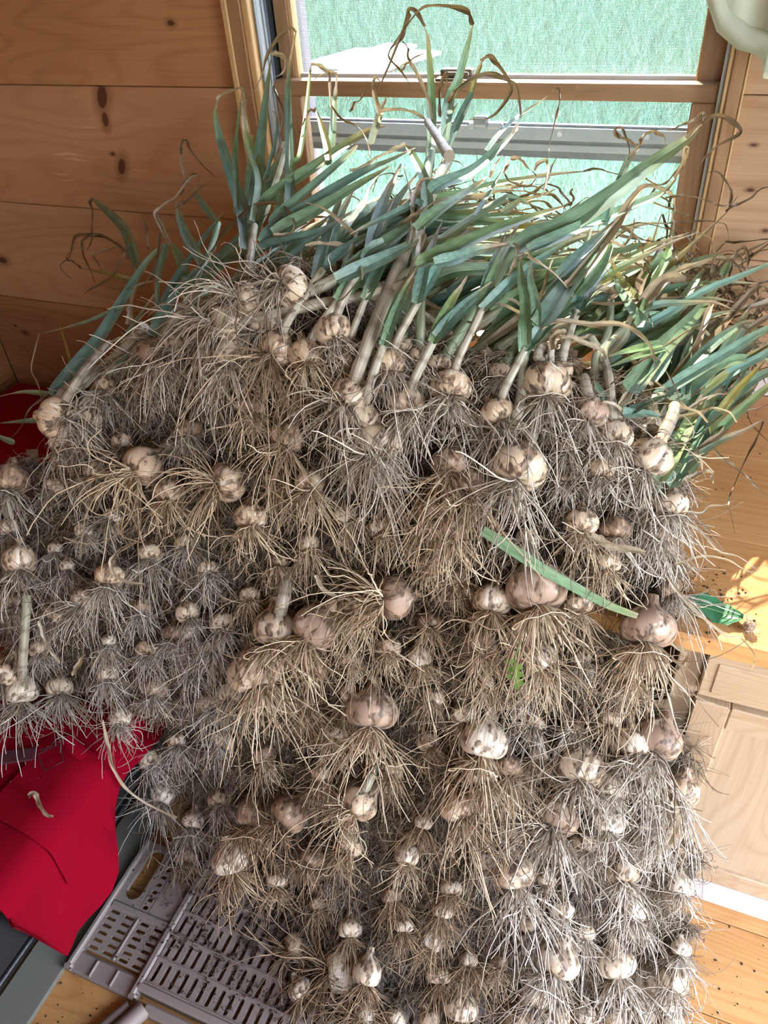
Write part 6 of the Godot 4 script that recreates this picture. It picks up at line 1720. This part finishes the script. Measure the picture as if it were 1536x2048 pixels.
	leaf(o, 0.0191, "g", [V(.011,.119,-.041), V(-.003,.162,-.078), V(-.020,.191,-.111), V(-.031,.204,-.147)], 0.95)
	leaf(o, 0.0074, "d", [V(-.027,.211,-.131), V(-.023,.212,-.150), V(-.008,.204,-.149), V(.007,.194,-.152), V(.030,.173,-.160), V(.047,.153,-.164), V(.056,.141,-.163)])
	leaf(o, 0.0163, "g", [V(.021,.146,-.050), V(.009,.169,-.084), V(-.006,.193,-.109), V(-.014,.202,-.148)], 0.95)
	leaf(o, 0.0375, "g", [V(.025,.146,-.047), V(.035,.154,-.090), V(.042,.158,-.181), V(.055,.168,-.262), V(.068,.180,-.330), V(.085,.192,-.387)], 0.93)
	leaf(o, 0.0254, "g", [V(.029,.139,-.071), V(.035,.139,-.091), V(.051,.140,-.219), V(.068,.152,-.321), V(.076,.167,-.368)], 0.90)
	leaf(o, 0.0248, "g", [V(.051,.138,-.189), V(.065,.136,-.284), V(.075,.148,-.337), V(.081,.169,-.380)], 0.95)
	leaf(o, 0.0107, "d", [V(.030,.144,-.042), V(.046,.142,-.075), V(.085,.112,-.144), V(.130,.087,-.208), V(.168,.073,-.194), V(.187,.054,-.177), V(.197,.034,-.150)])
	o = garlic("garlic plant with yellow tips standing low before the lower pane's outer corner", V(-.118,1.113,-1.081), 0.036, 10, 25, 1, 0, 0.0)
	stalk(o, [V(.000,.000,.000), V(-.012,.029,-.050), V(-.008,.033,-.076), V(-.007,.038,-.145), V(-.018,.043,-.231)], 0.0068, 0.0058, 0.45, 0.7)
	leaf(o, 0.0124, "g", [V(-.014,.059,-.191), V(-.016,.058,-.221), V(-.007,.051,-.258)], 0.30)
	stalk(o, [V(-.002,.027,-.065), V(-.001,.032,-.099), V(.019,.028,-.196), V(.033,.026,-.274)], 0.0065, 0.0055, 0.5, 0.75)
	leaf(o, 0.0147, "y", [V(.035,.046,-.230), V(.051,.048,-.273), V(.063,.050,-.315)], 0.90)
	leaf(o, 0.0190, "g", [V(.048,.042,-.165), V(.024,.050,-.193), V(-.012,.058,-.264), V(-.036,.102,-.237)], 0.90)
	leaf(o, 0.0162, "y", [V(.034,.041,-.244), V(.022,.043,-.257), V(-.010,.052,-.304), V(-.025,.083,-.286), V(-.035,.108,-.273)], 0.85)
	leaf(o, 0.0162, "g", [V(.077,.016,-.153), V(.038,.039,-.075), V(.009,.044,-.037)], 0.97)
	leaf(o, 0.0142, "g", [V(.083,.011,-.146), V(.047,.034,-.064), V(.014,.039,-.013)], 0.97)
	leaf(o, 0.0209, "g", [V(.037,.044,-.148), V(.044,.052,-.299), V(.052,.066,-.376), V(.054,.082,-.449), V(.050,.106,-.489)], 0.85)
	leaf(o, 0.0067, "d", [V(.050,.111,-.473), V(.047,.136,-.466), V(.038,.148,-.457)])
	leaf(o, 0.0069, "b", [V(-.040,.087,-.128), V(-.001,.054,-.215), V(.045,.047,-.250), V(.080,.041,-.286), V(.104,.036,-.311)])
	leaf(o, 0.0054, "b", [V(.023,.050,-.241), V(.042,.046,-.213), V(.054,.041,-.188), V(.061,.037,-.170)])
	o = garlic("garlic plant with a long blade leaning over the right casing and wall", V(-.087,1.080,-1.063), 0.037, 10, 25, 1, 0, 0.0)
	stalk(o, [V(.000,.000,.000), V(.007,.019,-.005), V(.014,.022,-.034), V(.020,.021,-.076)], 0.0076, 0.0065, 0.7, 0.95)
	leaf(o, 0.0355, "g", [V(.019,.041,-.016), V(.022,.042,-.040), V(.048,.045,-.159), V(.075,.039,-.264), V(.105,.045,-.367), V(.127,.053,-.474)], 0.95)
	leaf(o, 0.0170, "g", [V(.126,.054,-.467), V(.134,.073,-.487), V(.143,.092,-.497)], 0.45)
	leaf(o, 0.0076, "b", [V(.142,.095,-.481), V(.152,.101,-.491), V(.164,.080,-.497), V(.161,.052,-.491), V(.147,.036,-.473), V(.129,.033,-.431)])
	leaf(o, 0.0186, "g", [V(.101,-.024,-.145), V(.097,-.012,-.177), V(.092,.013,-.233), V(.093,.025,-.267)], 0.95)
	leaf(o, 0.0231, "g", [V(.029,.021,.014), V(.039,.017,-.016), V(.063,.001,-.079), V(.086,-.018,-.133)], 0.98)
	leaf(o, 0.0206, "g", [V(.018,.031,.031), V(.025,.027,.022), V(.060,-.000,-.030), V(.095,-.035,-.070)], 0.92)
	leaf(o, 0.0052, "b", [V(-.006,.067,.014), V(.021,.065,-.061), V(.044,.054,-.118), V(.074,.013,-.126), V(.094,-.018,-.109), V(.099,-.030,-.058)])
	leaf(o, 0.0242, "g", [V(.044,.034,-.075), V(.056,.037,-.141), V(.065,.037,-.197), V(.091,.032,-.282)], 0.95)
	leaf(o, 0.0072, "b", [V(.024,.124,-.466), V(.036,.106,-.415), V(.051,.093,-.379), V(.075,.081,-.369)])
	leaf(o, 0.0060, "b", [V(.042,.083,-.356), V(.057,.089,-.416), V(.073,.097,-.460), V(.096,.108,-.488)])
	o = garlic("garlic plant spilling over the bare worktop at the heap's right end", V(-.002,.976,-1.012), 0.039, 10, 25, 1, 0, 0.0)
	stalk(o, [V(.000,.000,.000), V(.002,.017,-.000), V(.002,.026,-.015), V(.008,.031,-.044)], 0.0092, 0.0079, 0.75, 0.95)
	leaf(o, 0.0267, "g", [V(.003,.051,.019), V(.014,.060,-.034), V(.029,.049,-.153), V(.045,.043,-.263), V(.056,.045,-.327)], 0.66)
	leaf(o, 0.0166, "d", [V(.053,.054,-.303), V(.064,.055,-.354), V(.077,.048,-.388), V(.101,.038,-.441)])
	leaf(o, 0.0235, "g", [V(.020,.038,.010), V(.035,.036,-.058), V(.071,-.003,-.183), V(.113,-.046,-.296), V(.171,-.079,-.421)], 0.70)
	leaf(o, 0.0278, "g", [V(.019,.053,-.010), V(.045,.036,-.165), V(.075,.012,-.286), V(.101,.005,-.376), V(.125,.034,-.496)], 0.95)
	leaf(o, 0.0142, "y", [V(.125,.023,-.503), V(.122,.037,-.527), V(.112,.056,-.549), V(.088,.074,-.562), V(.072,.085,-.554)], 0.95)
	leaf(o, 0.0105, "y", [V(.050,.042,-.289), V(.058,.019,-.249), V(.068,.002,-.233), V(.078,-.015,-.196)], 0.80)
	leaf(o, 0.0084, "b", [V(.077,-.005,-.180), V(.101,-.033,-.193), V(.131,-.060,-.202), V(.160,-.081,-.202), V(.181,-.094,-.195)])
	leaf(o, 0.0117, "d", [V(.030,.040,-.003), V(.054,.016,-.059), V(.073,-.003,-.104), V(.082,-.014,-.112), V(.085,-.018,-.097)])
	leaf(o, 0.0227, "g", [V(.037,.043,-.122), V(.077,.006,-.275), V(.125,-.018,-.402), V(.143,-.014,-.445)], 0.80)
	leaf(o, 0.0055, "b", [V(.166,-.077,-.408), V(.155,-.077,-.340), V(.142,-.071,-.264), V(.125,-.062,-.166), V(.116,-.059,-.109), V(.124,-.069,-.083), V(.134,-.081,-.057)])
	leaf(o, 0.0176, "y", [V(.049,.025,-.201), V(.059,.026,-.286), V(.073,.025,-.346), V(.073,.046,-.402)], 0.80)
	leaf(o, 0.0154, "d", [V(.062,.035,-.287), V(.071,.036,-.334), V(.077,.040,-.367), V(.080,.062,-.434)])
	leaf(o, 0.0160, "y", [V(.067,.027,-.304), V(.088,.025,-.386), V(.106,.030,-.452), V(.112,.039,-.489)], 0.60)
	leaf(o, 0.0231, "g", [V(.027,.051,-.048), V(.041,.038,-.130), V(.062,.024,-.255), V(.113,-.011,-.382)], 0.95)
	leaf(o, 0.0135, "d", [V(.052,.018,-.126), V(.087,-.018,-.247), V(.120,-.038,-.356), V(.157,-.055,-.423)])
	o = garlic("garlic plant with a folded tan leaf low on the left slope", V(-1.015,.999,-.926), 0.045, 10, 25, 1, 2, 0.0)
	stalk(o, [V(.000,.000,.000), V(-.015,.019,-.035), V(.019,.066,-.101), V(.075,.116,-.129), V(.110,.148,-.142)], 0.0086, 0.0074, 0.5, 0.8)
	stalk(o, [V(-.010,.020,-.034), V(.044,.070,-.086), V(.075,.093,-.096)], 0.0077, 0.0065, 0.05, 0.15)
	leaf(o, 0.0143, "d", [V(.007,.120,-.155), V(-.001,.129,-.178), V(-.024,.138,-.223), V(-.041,.148,-.265), V(.027,.177,-.237)])
	leaf(o, 0.0198, "g", [V(.120,.177,-.124), V(.077,.204,-.273), V(-.006,.203,-.359)], 0.97)
	leaf(o, 0.0131, "d", [V(.010,.209,-.338), V(-.062,.214,-.411), V(-.108,.221,-.460), V(-.096,.236,-.481), V(-.072,.249,-.491), V(-.052,.278,-.530), V(-.029,.288,-.532)])
	leaf(o, 0.0220, "g", [V(.168,.197,-.166), V(.110,.198,-.233), V(.013,.198,-.342), V(-.015,.198,-.371)], 0.80)
	leaf(o, 0.0221, "g", [V(.113,.136,-.085), V(.128,.165,-.111), V(.127,.190,-.174), V(.138,.210,-.234), V(.151,.241,-.306)], 0.97)
	leaf(o, 0.0213, "g", [V(.117,.157,-.105), V(.100,.194,-.216), V(.094,.232,-.345), V(.119,.267,-.384)], 0.97)
	o = garlic("garlic plant with dry curled tips spread on the left plank wall", V(-.842,1.141,-.996), 0.041, 10, 25, 1, 2, 0.0)
	stalk(o, [V(.000,.000,.000), V(-.030,.022,-.079), V(-.038,.037,-.126), V(-.055,.058,-.211), V(-.070,.076,-.278), V(-.088,.093,-.334)], 0.0078, 0.0067, 0.5, 0.75)
	leaf(o, 0.0152, "g", [V(-.063,.107,-.298), V(-.167,.113,-.401), V(-.234,.123,-.468)], 0.75)
	leaf(o, 0.0094, "d", [V(-.223,.129,-.452), V(-.276,.144,-.510), V(-.295,.165,-.541)])
	leaf(o, 0.0089, "b", [V(-.292,.165,-.536), V(-.287,.184,-.546), V(-.276,.190,-.545), V(-.257,.169,-.536), V(-.191,.158,-.475), V(-.129,.155,-.418)])
	leaf(o, 0.0216, "g", [V(-.021,.080,-.166), V(-.143,.080,-.296), V(-.208,.090,-.373), V(-.253,.105,-.434)], 0.74)
	leaf(o, 0.0256, "g", [V(-.268,.002,-.277), V(-.431,.014,-.451), V(-.590,.026,-.566), V(-.627,.035,-.589)], 0.82)
	leaf(o, 0.0101, "b", [V(-.609,.039,-.571), V(-.621,.031,-.571), V(-.603,.013,-.551), V(-.605,-.020,-.533), V(-.606,-.050,-.516), V(-.635,-.079,-.517)])
	leaf(o, 0.0175, "y", [V(-.267,.004,-.272), V(-.353,.005,-.367), V(-.403,.018,-.427)], 0.90)
	leaf(o, 0.0125, "b", [V(-.339,-.003,-.332), V(-.375,-.004,-.367), V(-.508,-.018,-.466), V(-.606,-.033,-.520), V(-.681,-.053,-.547), V(-.717,-.107,-.541), V(-.762,-.138,-.540), V(-.672,-.138,-.476)])
	leaf(o, 0.0103, "b", [V(-.532,-.020,-.479), V(-.577,-.028,-.503), V(-.640,-.055,-.524), V(-.644,-.083,-.512), V(-.579,-.094,-.457), V(-.515,-.097,-.392)])
	leaf(o, 0.0093, "b", [V(-.401,-.005,-.398), V(-.385,-.015,-.372), V(-.423,-.060,-.357), V(-.519,-.109,-.384), V(-.544,-.122,-.375)])
	leaf(o, 0.0091, "d", [V(-.441,-.016,-.420), V(-.476,-.030,-.436), V(-.583,-.072,-.486), V(-.545,-.077,-.453), V(-.482,-.078,-.396)])
	leaf(o, 0.0147, "y", [V(-.283,-.016,-.257), V(-.316,-.025,-.283), V(-.522,-.087,-.429), V(-.660,-.121,-.508)], 0.90)
	leaf(o, 0.0085, "b", [V(-.640,-.113,-.489), V(-.706,-.118,-.531), V(-.735,-.113,-.546), V(-.691,-.081,-.540)])
	leaf(o, 0.0088, "b", [V(-.242,.041,-.293), V(-.280,.052,-.344), V(-.315,.062,-.387), V(-.349,.067,-.424)])
	leaf(o, 0.0088, "b", [V(-.245,.108,-.439), V(-.245,.122,-.464), V(-.235,.137,-.485), V(-.205,.141,-.470), V(-.195,.127,-.438)])
	leaf(o, 0.0068, "b", [V(-.232,.092,-.394), V(-.206,.109,-.410), V(-.167,.136,-.428), V(-.125,.152,-.416)])
	leaf(o, 0.0085, "b", [V(-.235,.061,-.328), V(-.166,.029,-.180), V(-.283,-.025,-.232), V(-.463,-.085,-.360)])
	o = thing("strap_leaf", "flat green strap leaf running diagonally between bulbs on the right face", "leaf", V(-.232,.984,-.854))
	leaf(o, 0.0182, "g", [V(.000,.000,.000), V(.036,-.015,.004), V(.092,-.042,.008), V(.147,-.066,.009), V(.197,-.085,.010), V(.241,-.097,.008)], 0.99, 0.5)
	o = thing("dry_leaf", "pale brown papery leaf shred below the dark soil gap, right face", "dry leaf", V(-.074,1.020,-.845))
	leaf(o, 0.0154, "d", [V(.000,.000,.000), V(.021,-.004,-.000), V(.049,-.007,.000), V(.076,-.007,-.000)], 0.99, 0.5)
	o = thing("dry_leaf", "thin tan leaf strand bent among roots on the upper left face", "dry leaf", V(-.808,.902,-.739))
	leaf(o, 0.0085, "d", [V(.000,.000,.000), V(-.033,-.019,.022), V(-.040,-.033,.036), V(-.027,-.046,.046), V(.000,-.053,.046), V(.027,-.056,.041)], 0.99, 0.5)
	o = thing("dry_leaf", "twisted straw strand right of centre above the close bulb pair", "dry leaf", V(-.480,.899,-.765))
	leaf(o, 0.0088, "d", [V(.000,.000,.000), V(.009,-.012,.008), V(.032,-.023,.013), V(.063,-.027,.013)], 0.99, 0.5)
	o = thing("dry_leaf", "long straw ribbon hanging before the red jacket at lower left", "dry leaf", V(-.882,.565,-.585))
	leaf(o, 0.0117, "d", [V(.000,.000,.000), V(-.003,-.069,.010), V(-.008,-.144,.019), V(.015,-.207,.023), V(.070,-.241,.021), V(.112,-.245,.023)], 0.99, 0.5)
	o = thing("dry_leaf", "curved brown leaf hanging at the heap's right side by the door", "dry leaf", V(.117,.598,-.749))
	leaf(o, 0.0114, "d", [V(.000,.000,.000), V(.012,-.034,.011), V(.011,-.070,.027), V(-.007,-.096,.044)], 0.99, 0.5)
	o = thing("dry_leaf", "small dry brown leaf strand left of the biggest lobed bulb", "dry leaf", V(-1.018,.728,-.648))
	leaf(o, 0.0093, "d", [V(.000,.000,.000), V(.010,-.031,.013), V(.025,-.057,.023), V(.040,-.074,.028)], 0.99, 0.5)
	o = thing("dry_leaf", "short pale leaf curl on the grey roots of the left face", "dry leaf", V(-.932,.653,-.606))
	leaf(o, 0.0121, "d", [V(.000,.000,.000), V(.015,.030,-.010), V(.031,.049,-.017)], 0.99, 0.5)
	o = thing("dry_leaf", "frayed grey leaf strip hanging from the worktop's edge beside the gap", "dry leaf", V(.056,.829,-.890))
	leaf(o, 0.0078, "d", [V(.000,.000,.000), V(.016,-.031,-.000), V(.036,-.048,-.000), V(.032,-.080,-.000), V(.023,-.105,-.000)], 0.99, 0.5)
	o = thing("dry_leaf", "withered strip dangling in the dark gap left of the cabinet", "dry leaf", V(.065,.727,-.890))
	leaf(o, 0.0082, "d", [V(.000,.000,.000), V(.009,-.029,.000), V(.006,-.070,.000), V(.002,-.114,.000)], 0.99, 0.5)
	o = thing("dry_scrap", "pale crinkled dry scrap lying on the red jacket", "scrap", V(-.995,.450,-.451))
	leaf(o, 0.011, "d", [V(.000,.000,.000), V(.011,.006,-.005), V(.022,.000,.001), V(.046,.002,.013), V(.065,.000,.020), V(.074,.000,.019)], 0.0, 0.5)
	sprig("small bright green weed sprig caught in the roots beside the black-specked bulb", V(-.149,.838,-.749), 0.80)
